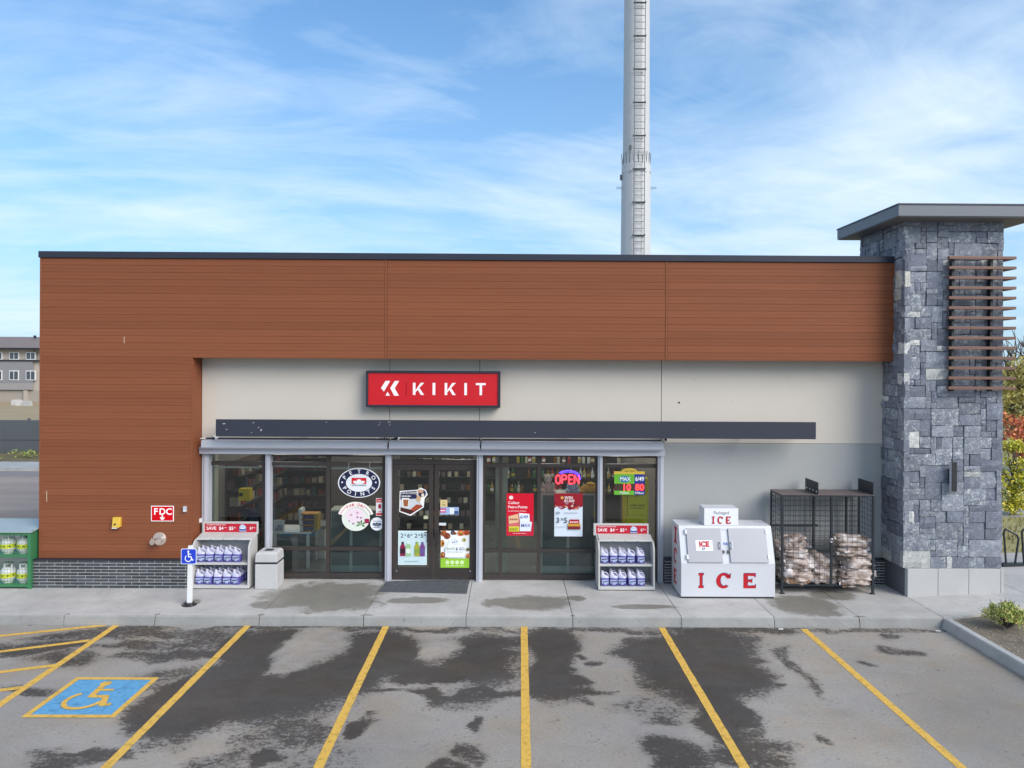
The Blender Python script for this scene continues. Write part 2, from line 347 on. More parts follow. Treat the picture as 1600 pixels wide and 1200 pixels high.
for (cx_, cy_, rx_, ry_, wt) in STAINS:
    c_ = gnd(cx_, cy_); SW.append((c_.x, c_.y, rx_ * c_.y / FPX, ry_ * c_.y * c_.y / (FPX * CAM.z), wt))
def stain(x, y):
    # contour lines of the patches wander
    wx = x + 0.35 * mnoise.noise(Vector((x * 1.1, y * 1.1, 3))) + 0.12 * mnoise.noise(Vector((x * 4, y * 4, 9)))
    wy = y + 0.35 * mnoise.noise(Vector((x * 1.1, y * 1.1, 17))) + 0.12 * mnoise.noise(Vector((x * 4, y * 4, 29)))
    s = 0.0
    for (a, b, rx_, ry_, wt) in SW:
        d = ((wx - a) / rx_) ** 2 + ((wy - b) / ry_) ** 2
        if d < 4: s += wt * max(0.0, 1 - d / 2.6) if wt < 0 else 0
        if d < 2.2 and wt > 0: s = max(s, wt * min(1.0, 1.25 * max(0.0, 1 - d / 2.2))) if s >= 0 else s + wt * max(0, 1 - d / 2.2)
    return s
def seq(a, b, n): return [a + (b - a) * i / n for i in range(n + 1)]
XE = 8.28
xs = [-70, -40, -25, -16] + seq(-10.8, XE, 318); ys = [-70, -40, -15, 0, 4] + seq(7.0, YK, 130)
vs = []; fs = []
for y in ys:
    for x in xs: vs.append((x, y, 0.0))
nx = len(xs)
for j in range(len(ys) - 1):
    for i in range(nx - 1): fs.append((j * nx + i, j * nx + i + 1, (j + 1) * nx + i + 1, (j + 1) * nx + i))
gg = G(); gg.add(vs, fs); lot = gg.build('parking_lot', M_asph); struct(lot)
att = lot.data.attributes.new('stain', 'FLOAT', 'POINT')
att.data.foreach_set('value', [stain(p[0], p[1]) + 0.10 if (p[1] > 6.9 and p[0] > -11) else 0.18 for p in vs])
# the drive past the left of the building
road = G().poly([(-70, YK, 0), (-10.55, YK, 0), (-10.55, 40, 0), (-70, 40, 0)]).build('road', mat('side_asphalt', (0.34, 0.285, 0.25), .95, var=.35, scale=1.0, stretch=(.25, 1, 1), spec=.1, bump=.3, bscale=40, dirt=.25)); struct(road)
struct(G().poly([(-70, 31.5, 0.004), (-10.6, 31.5, 0.004), (-10.6, 33.0, 0.004), (-70, 33.0, 0.004)]).build('road_patch', mat('pale_asphalt', (0.22, 0.205, 0.20), 0.95, var=0.2, scale=1.5)))
struct(G().box(8.42, 70, -70, 11.9, -0.1, 0.0).build('road', mat('far_asphalt', (0.2, 0.19, 0.185), 0.9, var=0.2, scale=1.5)))

# painted lines and the wheelchair bay
M_yel = mat('yellow_paint', hexc('dcb050'), 0.85, var=0.28, scale=30, bump=0.3, bscale=70, dirt=0.62)
def strip(a, b, w, z=0.004, name='parking_line', m=None):
    a = Vector((a.x, a.y, 0)); b = Vector((b.x, b.y, 0)); d = (b - a).normalized(); n = Vector((-d.y, d.x, 0)) * w / 2
    g = G(); k = max(1, int((b - a).length / 0.12)); vs = []
    for i in range(k + 1):
        p = a.lerp(b, i / k); e1 = 0.008 * mnoise.noise(p * 5); e2 = 0.008 * mnoise.noise(p * 5 + Vector((9, 9, 9)))
        vs += [p + n * (1 + e1 * 14) + Vector((0, 0, z)), p - n * (1 + e2 * 14) + Vector((0, 0, z))]
    g.add(vs, [(2 * i, 2 * i + 1, 2 * i + 3, 2 * i + 2) for i in range(k)])
    return g.build(name, m or M_yel, lot)
for (a, b) in [((388,977),(165,1200)), ((603,979),(497,1200)), ((819,979),(822,1200)), ((1034,981),(1163,1200)), ((1256,983),(1503,1200))]:
    p, q = gnd(*a), gnd(*b); q = p + (q - p) * 1.35; strip(p, q, 0.125)
pa, pb = gnd(182,977), gnd(0,1101); strip(pa, pa + (pb - pa) * 2.2, 0.125)
for (a, b) in [((166,977),(-60,1000)), ((140,1001),(-60,1026)), ((92,1039),(-60,1058)), ((40,1074),(-60,1086))]:
    strip(gnd(*a), gnd(*b), 0.11, 0.0045)
c0 = gnd(120,1059), gnd(247,1059), gnd(181,1122), gnd(31,1122)
bx0, bx1, by0, by1 = (c0[0].x + c0[3].x) / 2, (c0[1].x + c0[2].x) / 2, (c0[2].y + c0[3].y) / 2, (c0[0].y + c0[1].y) / 2
M_blue = mat('blue_paint', hexc('5f9fc8'), 0.8, var=0.28, scale=16, bump=0.3, bscale=70, dirt=0.55)
G().poly([(bx0, by0, .004), (bx1, by0, .004), (bx1, by1, .004), (bx0, by1, .004)]).build('accessible_bay_mark', M_blue, lot)
gb = G(); w_ = 0.085
for (a, b, c, d) in [(bx0, by0, bx1, by0 + w_), (bx0, by1 - w_, bx1, by1), (bx0, by0 + w_, bx0 + w_, by1 - w_), (bx1 - w_, by0 + w_, bx1, by1 - w_)]:
    gb.poly([(a, b, .008), (c, b, .008), (c, d, .008), (a, d, .008)])
gb.build('bay_border', M_yel, lot)
def wheelchair(g, fn, k=0.0):
    """wheelchair pictogram in a unit square, fn maps (u, v, layer) to a point"""
    lay = [0]
    def bar(a, b, w):
        lay[0] += 1
        a, b = Vector((*a, 0)), Vector((*b, 0)); d = (b - a).normalized(); n = Vector((-d.y, d.x, 0)) * w / 2
        g.poly([fn(*(a + n).xy, lay[0]), fn(*(b + n).xy, lay[0]), fn(*(b - n).xy, lay[0]), fn(*(a - n).xy, lay[0])])
    n = 20; g.poly([fn(0.46 + 0.075 * math.cos(2 * math.pi * i / n), 0.87 + 0.075 * math.sin(2 * math.pi * i / n), 0) for i in range(n)])
    bar((0.455, 0.80), (0.48, 0.47), 0.085); bar((0.46, 0.67), (0.68, 0.67), 0.06); bar((0.45, 0.475), (0.69, 0.475), 0.08)
    bar((0.67, 0.50), (0.78, 0.20), 0.085); bar((0.755, 0.215), (0.87, 0.255), 0.07)
    cx_, cy_, r1, r2 = 0.46, 0.36, 0.27, 0.205; A = [R(128 + (350 - 128) * i / 30) for i in range(31)]
    for i in range(30):
        g.poly([fn(cx_ + r1 * math.cos(A[i]), cy_ + r1 * math.sin(A[i]), 7), fn(cx_ + r1 * math.cos(A[i + 1]), cy_ + r1 * math.sin(A[i + 1]), 7),
                fn(cx_ + r2 * math.cos(A[i + 1]), cy_ + r2 * math.sin(A[i + 1]), 7), fn(cx_ + r2 * math.cos(A[i]), cy_ + r2 * math.sin(A[i]), 7)])
gw = G(); wheelchair(gw, lambda a, b, l: (bx0 + 0.08 + a * (bx1 - bx0 - 0.2), by0 + 0.12 + b * (by1 - by0 - 0.2), 0.009 + .0006 * l)); gw.build('wheelchair_symbol', M_yel, lot)

# sidewalk slabs with the kerb cast on
def concrete_mat(name, col, patches, crack=True):
    m = bpy.data.materials.new(name); m.use_nodes = True; t = m.node_tree; L = t.links; b = t.nodes['Principled BSDF']
    g = N(t, 'ShaderNodeNewGeometry'); P = g.outputs['Position']
    sp = N(t, 'ShaderNodeSeparateXYZ'); L.new(P, sp.inputs[0])
    a = N(t, 'ShaderNodeTexNoise', i_Scale=1.6, i_Detail=8.0, i_Roughness=0.65, i_Distortion=0.4); L.new(P, a.inputs['Vector'])
    c = N(t, 'ShaderNodeTexNoise', i_Scale=9.0, i_Detail=6.0, i_Roughness=0.7); L.new(P, c.inputs['Vector'])
    grit = N(t, 'ShaderNodeTexNoise', i_Scale=90.0, i_Detail=2.0); L.new(P, grit.inputs['Vector'])
    wet = None
    for (cx_, cy_, rx_, ry_) in patches:
        d = M_(t, 'SUBTRACT', 1.0, M_(t, 'ADD', M_(t, 'POWER', M_(t, 'ABSOLUTE', M_(t, 'DIVIDE', M_(t, 'SUBTRACT', sp.outputs[0], cx_), rx_)), 2.0),
               M_(t, 'POWER', M_(t, 'ABSOLUTE', M_(t, 'DIVIDE', M_(t, 'SUBTRACT', sp.outputs[1], cy_), ry_)), 2.0)))
        wet = d if wet is None else M_(t, 'MAXIMUM', wet, d)
    oi = N(t, 'ShaderNodeObjectInfo')
    f = M_(t, 'MULTIPLY', M_(t, 'ADD', M_(t, 'MULTIPLY', a.outputs[0], 0.75), 0.62), M_(t, 'ADD', M_(t, 'MULTIPLY', grit.outputs[0], 0.5), 0.75))
    f = M_(t, 'MULTIPLY', f, M_(t, 'ADD', M_(t, 'MULTIPLY', oi.outputs['Random'], 0.10), 0.95))
    # small dark scuffs and pits
    r2 = N(t, 'ShaderNodeMapRange'); r2.inputs[1].default_value = 0.60; r2.inputs[2].default_value = 0.72; r2.inputs[3].default_value = 1; r2.inputs[4].default_value = 0.66
    L.new(c.outputs[0], r2.inputs[0]); f = M_(t, 'MULTIPLY', f, r2.outputs[0])
    base = N(t, 'ShaderNodeVectorMath', operation='SCALE'); base.inputs[0].default_value = col; L.new(f, base.inputs['Scale']); out = base.outputs[0]
    if wet is not None:
        wv = M_(t, 'ADD', wet, M_(t, 'ADD', M_(t, 'MULTIPLY', M_(t, 'SUBTRACT', a.outputs[0], 0.5), 2.6), M_(t, 'MULTIPLY', M_(t, 'SUBTRACT', c.outputs[0], 0.5), 1.0)))
        rr = N(t, 'ShaderNodeMapRange', interpolation_type='SMOOTHSTEP'); rr.inputs[1].default_value = -0.08; rr.inputs[2].default_value = 0.50; L.new(wv, rr.inputs[0])
        mx = N(t, 'ShaderNodeMixRGB', blend_type='MULTIPLY'); L.new(M_(t, 'MULTIPLY', rr.outputs[0], 1.0), mx.inputs[0]); L.new(out, mx.inputs[1]); mx.inputs[2].default_value = (0.50, 0.485, 0.44, 1); out = mx.outputs[0]
        L.new(M_(t, 'SUBTRACT', 0.85, M_(t, 'MULTIPLY', rr.outputs[0], 0.42)), b.inputs['Roughness'])
    else: b.inputs['Roughness'].default_value = 0.85
    L.new(out, b.inputs['Base Color'])
    bp = N(t, 'ShaderNodeBump', i_Strength=0.2, i_Distance=0.004); L.new(grit.outputs[0], bp.inputs['Height']); L.new(bp.outputs[0], b.inputs['Normal'])
    b.inputs['Specular IOR Level'].default_value = 0.35
    return m
WET = []
for (a, b, c, d) in [(515,930,105,26), (430,944,40,8), (650,938,60,6), (835,942,80,13), (1262,946,62,19), (1300,930,40,10), (300,941,14,6), (900,935,16,5), (1010,948,60,4)]:
    p = gnd(a, b, ZS); WET.append((p.x, p.y, c * p.y / FPX, d * p.y * p.y / (FPX * (CAM.z - ZS))))
for (a, c) in [(572, 12), (405, 7), (100, 4), (242, 5), (1343, 13), (895, 5)]:   # stains running over the kerb at the joints
    p = gnd(a, 970, 0.1); WET.append((p.x, YK, c * 13.5 / FPX, 0.10))
CON = (0.46, 0.44, 0.418)
M_con = concrete_mat('sidewalk_concrete', CON, WET); M_con2 = concrete_mat('kerb_concrete', (0.40, 0.40, 0.39), [])
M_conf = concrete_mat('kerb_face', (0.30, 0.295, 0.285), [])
walk = empty('sidewalk', (0, 14, 0), kind='structure')
jx = [X(a, YK, 965) for a in (100, 242, 405, 568, 728, 895, 1065, 1210, 1343, 1475)]
jx = [jx[0] - 3.9, jx[0] - 1.95] + jx
for a, b in zip(jx, jx[1:]):
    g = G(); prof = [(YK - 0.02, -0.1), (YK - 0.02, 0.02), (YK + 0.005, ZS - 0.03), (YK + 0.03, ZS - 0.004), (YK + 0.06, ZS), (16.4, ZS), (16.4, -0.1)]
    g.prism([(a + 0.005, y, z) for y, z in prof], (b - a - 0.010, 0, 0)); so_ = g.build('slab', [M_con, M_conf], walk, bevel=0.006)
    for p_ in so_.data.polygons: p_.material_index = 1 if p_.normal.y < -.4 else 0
# the walk round the tower climbs to the right
for (a, b, za, zb) in [(jx[-1], 10.7, ZS, 0.30), (10.7, 13.2, 0.30, 0.40), (13.2, 16.5, 0.40, 0.44)]:
    g = G(); pts = [(a + .005, 13.40 if a < 9 else 13.9), (b - .005, 13.75 if a < 9 else 13.9), (b - .005, 17.6), (a + .005, 17.6)]
    if a < 9: pts = [(a + .005, YK + 0.02), (8.62, YK + 0.03), (9.4, 13.68), (b - .005, 13.95), (b - .005, 17.6), (a + .005, 17.6)]
    zz = lambda x: za + (zb - za) * (x - a) / (b - a)
    n = len(pts); g.add([(x, y, zz(x)) for x, y in pts] + [(x, y, -0.2) for x, y in pts], [tuple(range(n)), tuple(range(2 * n - 1, n - 1, -1))] + [(i, n + i, n + (i + 1) % n, (i + 1) % n) for i in range(n)])
    g.build('slab', M_con, walk, bevel=0.006)
# kerb running towards the camera, bed of soil behind it
kerb = empty('kerb', (XE, 10, 0), kind='structure')
yk = [YK - 0.02, 11.2, 8.9, 6.6, 4.3]
for a, b in zip(yk, yk[1:]):
    prof = [(XE - 0.02, -0.1), (XE - 0.02, 0.02), (XE + 0.01, ZS - 0.02), (XE + 0.03, ZS), (XE + 0.15, ZS), (XE + 0.15, -0.1)]
    G().prism([(x, a - 0.004, z) for x, z in prof], (0, b - a + 0.008, 0)).build('kerb_stone', M_con2, kerb, bevel=0.006)
M_soil = mat('bed_soil', (0.20, 0.165, 0.125), 0.95, var=0.4, scale=3.0, bump=0.8, bscale=40, dirt=0.5)
g = G(); sx_ = seq(XE + 0.155, 12.0, 46); sy_ = seq(9.5, 13.9, 46); vs = []
def soil_z(x, y): return 0.155 + 0.03 * mnoise.noise(Vector((x * 2, y * 2, 1))) + 0.015 * mnoise.noise(Vector((x * 9, y * 9, 5))) + max(0, (x - 8.9)) * 0.045
for y in sy_:
    for x in sx_: vs.append((x, min(y, YK - 0.02 + max(0, x - 8.45) * 0.21), soil_z(x, y)))
n = len(sx_); g.add(vs, [(j * n + i, j * n + i + 1, (j + 1) * n + i + 1, (j + 1) * n + i) for j in range(len(sy_) - 1) for i in range(n - 1)])
struct(g.build('planting_bed', M_soil, smooth=True))
g = G()
for i in range(1500):                         # wood chips and small stones on the bed
    x = rnd.uniform(XE + 0.2, 11.5); y = rnd.uniform(10, YK - 0.05); s = rnd.uniform(0.006, 0.02); a = rnd.uniform(0, 3.1)
    z = soil_z(x, y) + 0.003; dx, dy = math.cos(a) * s * 1.6, math.sin(a) * s * 1.6
    g.add([(x - dx, y - dy, z), (x + dy * .5, y - dx * .5, z), (x + dx, y + dy, z + s * .4), (x - dy * .5, y + dx * .5, z), (x, y, z + s * .7)], [(0, 1, 4), (1, 2, 4), (2, 3, 4), (3, 0, 4)])
tag(g.build('mulch', mat('wood_chips', (0.30, 0.26, 0.21), 0.9, var=0.5, scale=20)), kind='stuff')

# lawn, paths and field behind
struct(G().box(10.9, 60, 17.7, 60, -0.02, 0.30).build('lawn', mat('lawn', (0.31, 0.27, 0.12), 0.95, var=0.4, scale=1.6, bump=0.5, bscale=40)))
struct(G().poly([(10.9, 22.2, .305), (60, 22.2, .305), (60, 23.6, .305), (10.9, 23.6, .305)]).build('path', mat('path', (0.36, 0.34, 0.33), 0.9, scale=2)))
struct(G().poly([(10.9, 27.5, .306), (60, 27.5, .306), (60, 36, .306), (10.9, 36, .306)]).build('road', mat('side_road', (0.24, 0.23, 0.24), 0.9, scale=1)))
struct(G().poly([(-300, 41.5, .02), (-10.6, 41.5, .02), (-10.6, 160, .02), (-300, 160, .02)]).build('dirt_field', M_dirt))
struct(G().box(-70, -10.6, 33.1, 35.2, -0.1, 0.15).build('sidewalk', M_con2))
struct(G().poly([(-70, 35.2, .03), (-10.6, 35.2, .03), (-10.6, 41.4, .03), (-70, 41.4, .03)]).build('verge', mat('verge', (0.14, 0.12, 0.06), 0.95, var=0.5, scale=2, bump=0.5, bscale=20)))
g = G()
for i in range(9000):                         # grass blades over the lawn and field edge
    x = rnd.uniform(11, 30); y = rnd.uniform(17.8, 27.3); z = 0.30
    if 22.1 < y < 23.7: continue
    h = rnd.uniform(0.05, 0.13); a = rnd.uniform(0, 3.14); dx, dy = 0.018 * math.cos(a), 0.018 * math.sin(a)
    g.add([(x - dx, y - dy, z), (x + dx, y + dy, z), (x + rnd.uniform(-.05, .05), y + rnd.uniform(-.05, .05), z + h)], [(0, 1, 2)])
tag(g.build('grass', mat('grass_blades', (0.32, 0.30, 0.10), 0.8, var=0.5, scale=3)), kind='stuff')

# ------------------------------------------------------------------ the store building
xl, xr = X(62, YC), X(1400, YC)
z_top, z_cap = Z(397, YC), Z(407, YC)
z_soff = Z(560.5, YC)
z_br = Z(875, YB, 175)
x_pil = X(300, YC)
M_plank = mat('wood_look_cladding', (0.228, 0.075, 0.034), 0.6, var=0.22, scale=3.0, stretch=(0.35, 1, 22), rnd_obj=0.07, bump=0.06, bscale=14, spec=0.22)
M_core = mat('cladding_backing', (0.10, 0.042, 0.024), 0.8)
M_navy = mat('dark_flashing', hexc('30323e'), 0.4, 0.3, var=0.12, scale=1.5, spec=0.5)
M_beige = mat('beige_stucco', (0.575, 0.525, 0.465), 0.92, var=0.04, scale=0.9, bump=0.35, bscale=110, dirt=0.06)
M_grey = mat('grey_stucco', (0.365, 0.37, 0.365), 0.92, var=0.06, scale=1.2, bump=0.35, bscale=110, dirt=0.08)
M_mort = mat('mortar', (0.50, 0.49, 0.47), 0.95, var=0.2, scale=12, bump=0.3, bscale=80)
M_brick = mat('dark_brick', (0.052, 0.056, 0.066), 0.55, var=0.35, scale=7, rnd_obj=0.35, bump=0.5, bscale=60)
M_alu = mat('grey_aluminium', (0.50, 0.51, 0.565), 0.5, 0.1, var=0.06, scale=2)
M_bronze = mat('bronze_frame', (0.060, 0.048, 0.044), 0.42, 0.3, var=0.12, scale=3)
M_white = mat('white_paint', (0.76, 0.76, 0.76), 0.5, var=0.05, scale=2, dirt=0.08)
M_black = mat('black_plastic', (0.02, 0.02, 0.022), 0.5)
M_chrome = mat('steel', (0.55, 0.55, 0.56), 0.3, 0.9)

store = empty('store_building', (-1, YC, 0), 'low store with brown plank cladding, beige recessed wall and a wide glass shopfront', 'store')
YR = 25.0
# shell
wl_ = G()
wl_.box(xl + .02, x_pil - .02, YC + .03, YG + .3, ZS, z_cap)                       # left pier
wl_.box(x_pil - .02, xr, YC + .03, YC + .25, z_soff + .02, z_cap)                   # band
wl_.box(xl + .02, xl + .3, YG + .3, YR, 0, z_cap); wl_.box(xl + .3, xr, YR - .3, YR, 0, z_cap); wl_.box(xr - .28, xr, YW + .3, YR - .3, 0, z_cap)
wl_.build('wall', M_core, store)
G().box(xl + .3, xr - .3, YC + .25, YR - .3, 6.5, 6.65).build('roof', mat('roof_membrane', (0.3, 0.3, 0.3), 0.9), store)
g = G(); g.box(xl - .03, xr + .0, YC - .035, YC + .33, z_cap, z_top); g.box(xl - .03, xl + .35, YC + .33, YR, z_cap, z_top); g.box(xl + .35, xr, YR - .35, YR, z_cap, z_top); g.box(xr - .3, xr, YC + .33, YR - .35, z_cap, z_top)
g.build('parapet_cap', M_navy, store, bevel=0.006)
G().box(x_pil + .02, xr, YC + .03, YW + .0, z_soff, z_soff + .018).build('soffit', mat('soffit', (0.2, 0.09, 0.05), 0.6), store)
# planks, one object each
clad = G().box(xl + .01, x_pil - .01, YC + .022, YC + .028, z_br, z_cap).build('cladding', M_core, store)
def plank(x0, x1, z0, z1, y=YC, depth=.02):
    h = z1 - z0 - .0025; zm = z0 + h / 2
    pr = [(y + depth, z0), (y + .003, z0), (y, z0 + .003), (y, zm - .003), (y + .0025, zm), (y, zm + .003), (y, z0 + h - .004), (y + .004, z0 + h), (y + depth, z0 + h)]
    yj = rnd.uniform(-.0015, .0015)
    G().prism([(x0 + .003, a + yj, b) for a, b in pr], (x1 - x0 - .006, 0, 0)).build('plank', M_plank, clad)
nb = 14; hb = (z_cap - z_soff) / nb
cols = [(xl, X(600, YC)), (X(603.5, YC), X(1038, YC)), (X(1041.5, YC), xr)]
for (a, b) in cols:
    for i in range(nb): plank(a, b, z_soff + i * hb, z_soff + (i + 1) * hb)
nl = 29; hl = (z_soff - z_br - .012) / nl
for i in range(nl): plank(xl, x_pil, z_br + .012 + i * hl, z_br + .012 + (i + 1) * hl)
for p in (601.75, 1039.75):
    x = X(p, YC); G().box(x - .022, x + .022, YC - .008, YC + .02, z_soff, z_cap).build('cover_strip', M_plank, clad)
g = G().box(x_pil - .035, x_pil + .002, YC - .006, YC + .03, z_br + .01, z_soff); g.box(x_pil - .02, x_pil + .003, YC + .03, YG, ZS, z_soff); g.build('corner_trim', M_plank, clad)
g = G().box(xl - .012, xl + .03, YC - .006, YC + .06, z_br + .01, z_cap); g.box(xl - .003, xl + .02, YC + .06, YR, ZS, z_cap); g.build('corner_trim', M_plank, clad)
g = G().box(x_pil + .02, xr, YC - .004, YC + .03, z_soff - .015, z_soff - .002); g.build('drip_edge', M_plank, clad)
for (a, b, c) in [(193, 526, 536), (73, 767, 784)]:
    x = X(a, YC); G().box(x - .007, x + .007, YC - .004, YC + .01, Z(c, YC, a), Z(b, YC, a)).build('chip', mat('bare_edge', (0.5, 0.4, 0.28), 0.8), clad)
# brick base
def brick_run(x0, x1, y, z0, z1, rows, bw, skip=None):
    back = G().box(x0 + .01, x1 - .01, y + .002, y + .10, z0, z1 - .012).build('brick_base', M_mort, store)
    ht = (z1 - z0) / rows; shapes = {}
    for r in range(rows):
        x = x0 - (bw / 2 if r % 2 else 0)
        while x < x1:
            a, b = max(x + .008, x0), min(x + bw - .008, x1)
            if b - a > .04 and not (skip and skip(a, b)):
                key = (round(b - a, 2)); 
                if key not in shapes:
                    w, h = (b - a) / 2, ht / 2 - .0088
                    shapes[key] = G().box(-w, w, -.02, .02, -h, h).mesh('brick', M_brick)
                o = bpy.data.objects.new('brick', shapes[key]); link(o, back)
                o.location = ((a + b) / 2, y + .012 + rnd.uniform(-.002, .002), z0 + (r + .5) * ht); o.rotation_euler = (0, rnd.uniform(-.004, .004), rnd.uniform(-.01, .01))
            x += bw
    return back
xb0 = X(50, YB)
b1 = brick_run(xb0, x_pil + .02, YB, ZS, z_br, 9, 0.325)
G().box(xb0 - .01, x_pil + .02, YB - .015, YC + .03, z_br - .005, z_br + .012).build('brick_sill', M_navy, store)
G().box(xb0, xl, YB + .03, 19, ZS, z_br - .01).build('brick_return', M_brick, store)
x_w1 = X(1037, YW)
b2 = brick_run(x_w1, xr - .02, YW - .11, ZS, z_br - .05, 9, 0.325, skip=lambda a, b: a > X(1075, 15.5) and b < X(1320, 15.5))
G().box(x_w1, xr - .02, YW - .125, YW + .02, z_br - .052, z_br - .035).build('brick_sill', M_navy, store)
# stucco
zs2 = Z(691, YW)
z_head = Z(700, YW)
xs_ = [x_pil + .004] + [X(p, YW, 600) for p in (609, 749.5, 1033.5)] + [xr - .01]
G().box(x_pil, xr, YW + .02, YW + .1, z_head, z_soff + .1).build('wall_backing', mat('joint_backing', (0.12, 0.11, 0.10), 0.9), store)  # dark backing that shows in the gaps between panels
for a, b in zip(xs_, xs_[1:]): G().box(a + .006, b - .006, YW, YW + .05, zs2 + .004, z_soff).build('stucco_panel', M_beige, store, bevel=0.004)
G().box(x_w1 - .02, xr - .01, YW + .003, YW + .1, z_br - .04, zs2 - .002).build('stucco_panel', M_grey, store)
G().box(xs_[0], x_w1 - .02, YW + .003, YW + .05, z_head, zs2 - .004).build('stucco_panel', M_grey, store)
G().box(x_w1 - .02, xr, YW + .1, YW + .3, ZS, z_soff).build('wall', M_core, store)
for px, py, r in [(1061, 629, .022), (1035, 627, .0), (1085, 593, .008), (1143, 627, .008), (1230, 590, .008), (1060, 590, .007)]:
    if r:
        p = at(px, py, YW); G().tube((p.x, YW - .004, p.z), (p.x, YW + .01, p.z), r, 10).build('wall_hole', M_black, store)
# roller shutter housings with a dark strip along the top edge
for a, b in ((314, 605), (607.5, 750), (752, 1037)):
    x0, x1 = X(a, 15.33, 697), X(b, 15.33, 697); z0, z1 = Z(703.5, 15.33), Z(690.5, 15.33)
    g = G().prism([(x0, 15.33, z0 + .03), (x0, 15.33, z1 - .01), (x0, 15.35, z1), (x0, YW, z1), (x0, YW, z0), (x0, 15.36, z0)], (x1 - x0, 0, 0))
    h = g.build('shutter_housing', M_alu, store, bevel=0.004)
    G().box(x0, x1, YW - .07, YW - .001, z1 + .001, z1 + .035).build('top_strip', M_navy, h)
# shopfront frame of pale aluminium
zf1 = Z(710, YG - .15)
z_h = Z(704, 15.5)
fr = G().box(X(314, 15.6), X(1037, 15.6), 15.50, 15.80, zf1, z_h + .05).build('shopfront_head', M_alu, store)
rails = [(314.5, 325), (413.5, 421), (601.5, 610.5), (744.5, 754), (934.5, 941.5), (1028.5, 1037)]
for a, b in rails:
    g = G().box(X(a, 15.6), X(b, 15.6), 15.62, 15.84, ZS, zf1); xm = X((a + b) / 2, 15.6)
    g.box(xm - .018, xm + .018, 15.595, 15.62, ZS, zf1)
    g.build('shutter_rail', M_alu, store, bevel=0.003)
def window(a, b, top, bot, mull=(), bars=(), name='shop_window'):
    x0, x1, z0, z1 = X(a, YG), X(b, YG), ZS if bot is None else Z(bot, YG), Z(top, YG)
    t = .055; g = G()
    g.box(x0, x0 + t, YG - .04, YG + .06, z0, z1); g.box(x1 - t, x1, YG - .04, YG + .06, z0, z1)
    g.box(x0 + t, x1 - t, YG - .04, YG + .06, z1 - t * .6, z1); g.box(x0 + t, x1 - t, YG - .04, YG + .06, z0, z0 + .10)
    xs2 = [x0 + t] + [X(m, YG) for m in mull] + [x1 - t]
    zz = [z0 + .10] + sorted(Z(m, YG) for m in bars) + [z1 - t * .6]
    for m in xs2[1:-1]: g.box(m - .04, m + .04, YG - .045, YG + .06, z0 + .10, z1 - t * .6)
    for m in zz[1:-1]:
        for q, r in zip(xs2, xs2[1:]): g.box(q + (.04 if q != xs2[0] else 0), r - (.04 if r != xs2[-1] else 0), YG - .035, YG + .055, m - .04, m + .04)
    o = g.build(name, M_bronze, store, bevel=0.003)
    for q, r in zip(xs2, xs2[1:]):
        for s, u in zip(zz, zz[1:]): G().box(q - .005, r + .005, YG + .004, YG + .012, s - .005, u + .005).build('pane', GLASS, o)
    return o
window(325, 413.5, 709, 903, (), (725.5,))
window(421, 601.5, 712, 903, (513,), (726, 858))
window(754, 934.5, 711, 904, (782, 842), (727, 860))
window(941.5, 1028.5, 712, 904, (), (727,))
# entrance: two bronze doors under a shallow transom
zt = Z(722, YG)
g = G().box(X(610.5, YG), X(744.5, YG), YG - .04, YG + .06, zt - .05, zt + .05); g.box(X(610.5, YG), X(614, YG), YG - .04, YG + .06, ZS, zt - .05); g.box(X(741.5, YG), X(744.5, YG), YG - .04, YG + .06, ZS, zt - .05)
g.box(X(610.5, YG), X(744.5, YG), YG - .04, YG + .05, Z(712, YG), zf1 + .03)
o = g.build('door_frame', M_bronze, store, bevel=0.003)
G().box(X(611, YG), X(744, YG), YG + .004, YG + .012, zt + .045, Z(711, YG)).build('pane', GLASS, o)
G().box(X(612, YG), X(743, YG), YG - .09, YG + .1, ZS, ZS + .022).build('threshold', M_chrome, store)
for a, b, hx in ((614, 677.5, 672.5), (678.5, 741.5, 683.5)):
    x0, x1, z0, z1 = X(a, YG), X(b, YG), ZS + .03, zt - .055
    g = G(); t = .105
    for q in ((x0 + .004, x0 + t, z0, z1), (x1 - t, x1 - .004, z0, z1), (x0 + t, x1 - t, z1 - .13, z1), (x0 + t, x1 - t, z0, z0 + .24)): g.box(q[0], q[1], YG - .03, YG + .02, q[2], q[3])
    d = g.build('entrance_door', M_bronze, store, bevel=0.004)
    G().box(x0 + t - .005, x1 - t + .005, YG - .008, YG, z0 + .235, z1 - .125).build('pane', GLASS, d)
    hx = X(hx, YG); zz0, zz1 = Z(850, YG), Z(831, YG)
    inn = 1 if a < 650 else -1
    G().path([(hx, YG - .03, zz1), (hx, YG - .11, zz1), (hx - inn * .12, YG - .11, zz1)], .012).path([(hx, YG - .11, zz1), (hx, YG - .11, zz0), (hx, YG - .03, zz0)], .012).build('door_handle', M_black, d)
    G().box(hx - inn * .02 - .05, hx - inn * .02 + .05, YG - .034, YG - .03, zz0 + .04, zz1 - .04).build('push_plate', M_bronze, d)
    for q in (x0 + .09, x1 - .09):
        if (q - (x0 + x1) / 2) * inn < 0: G().tube((q, YG - .05, z0 + .17), (q, YG - .03, z0 + .17), .02, 10).build('bolt', M_chrome, d)
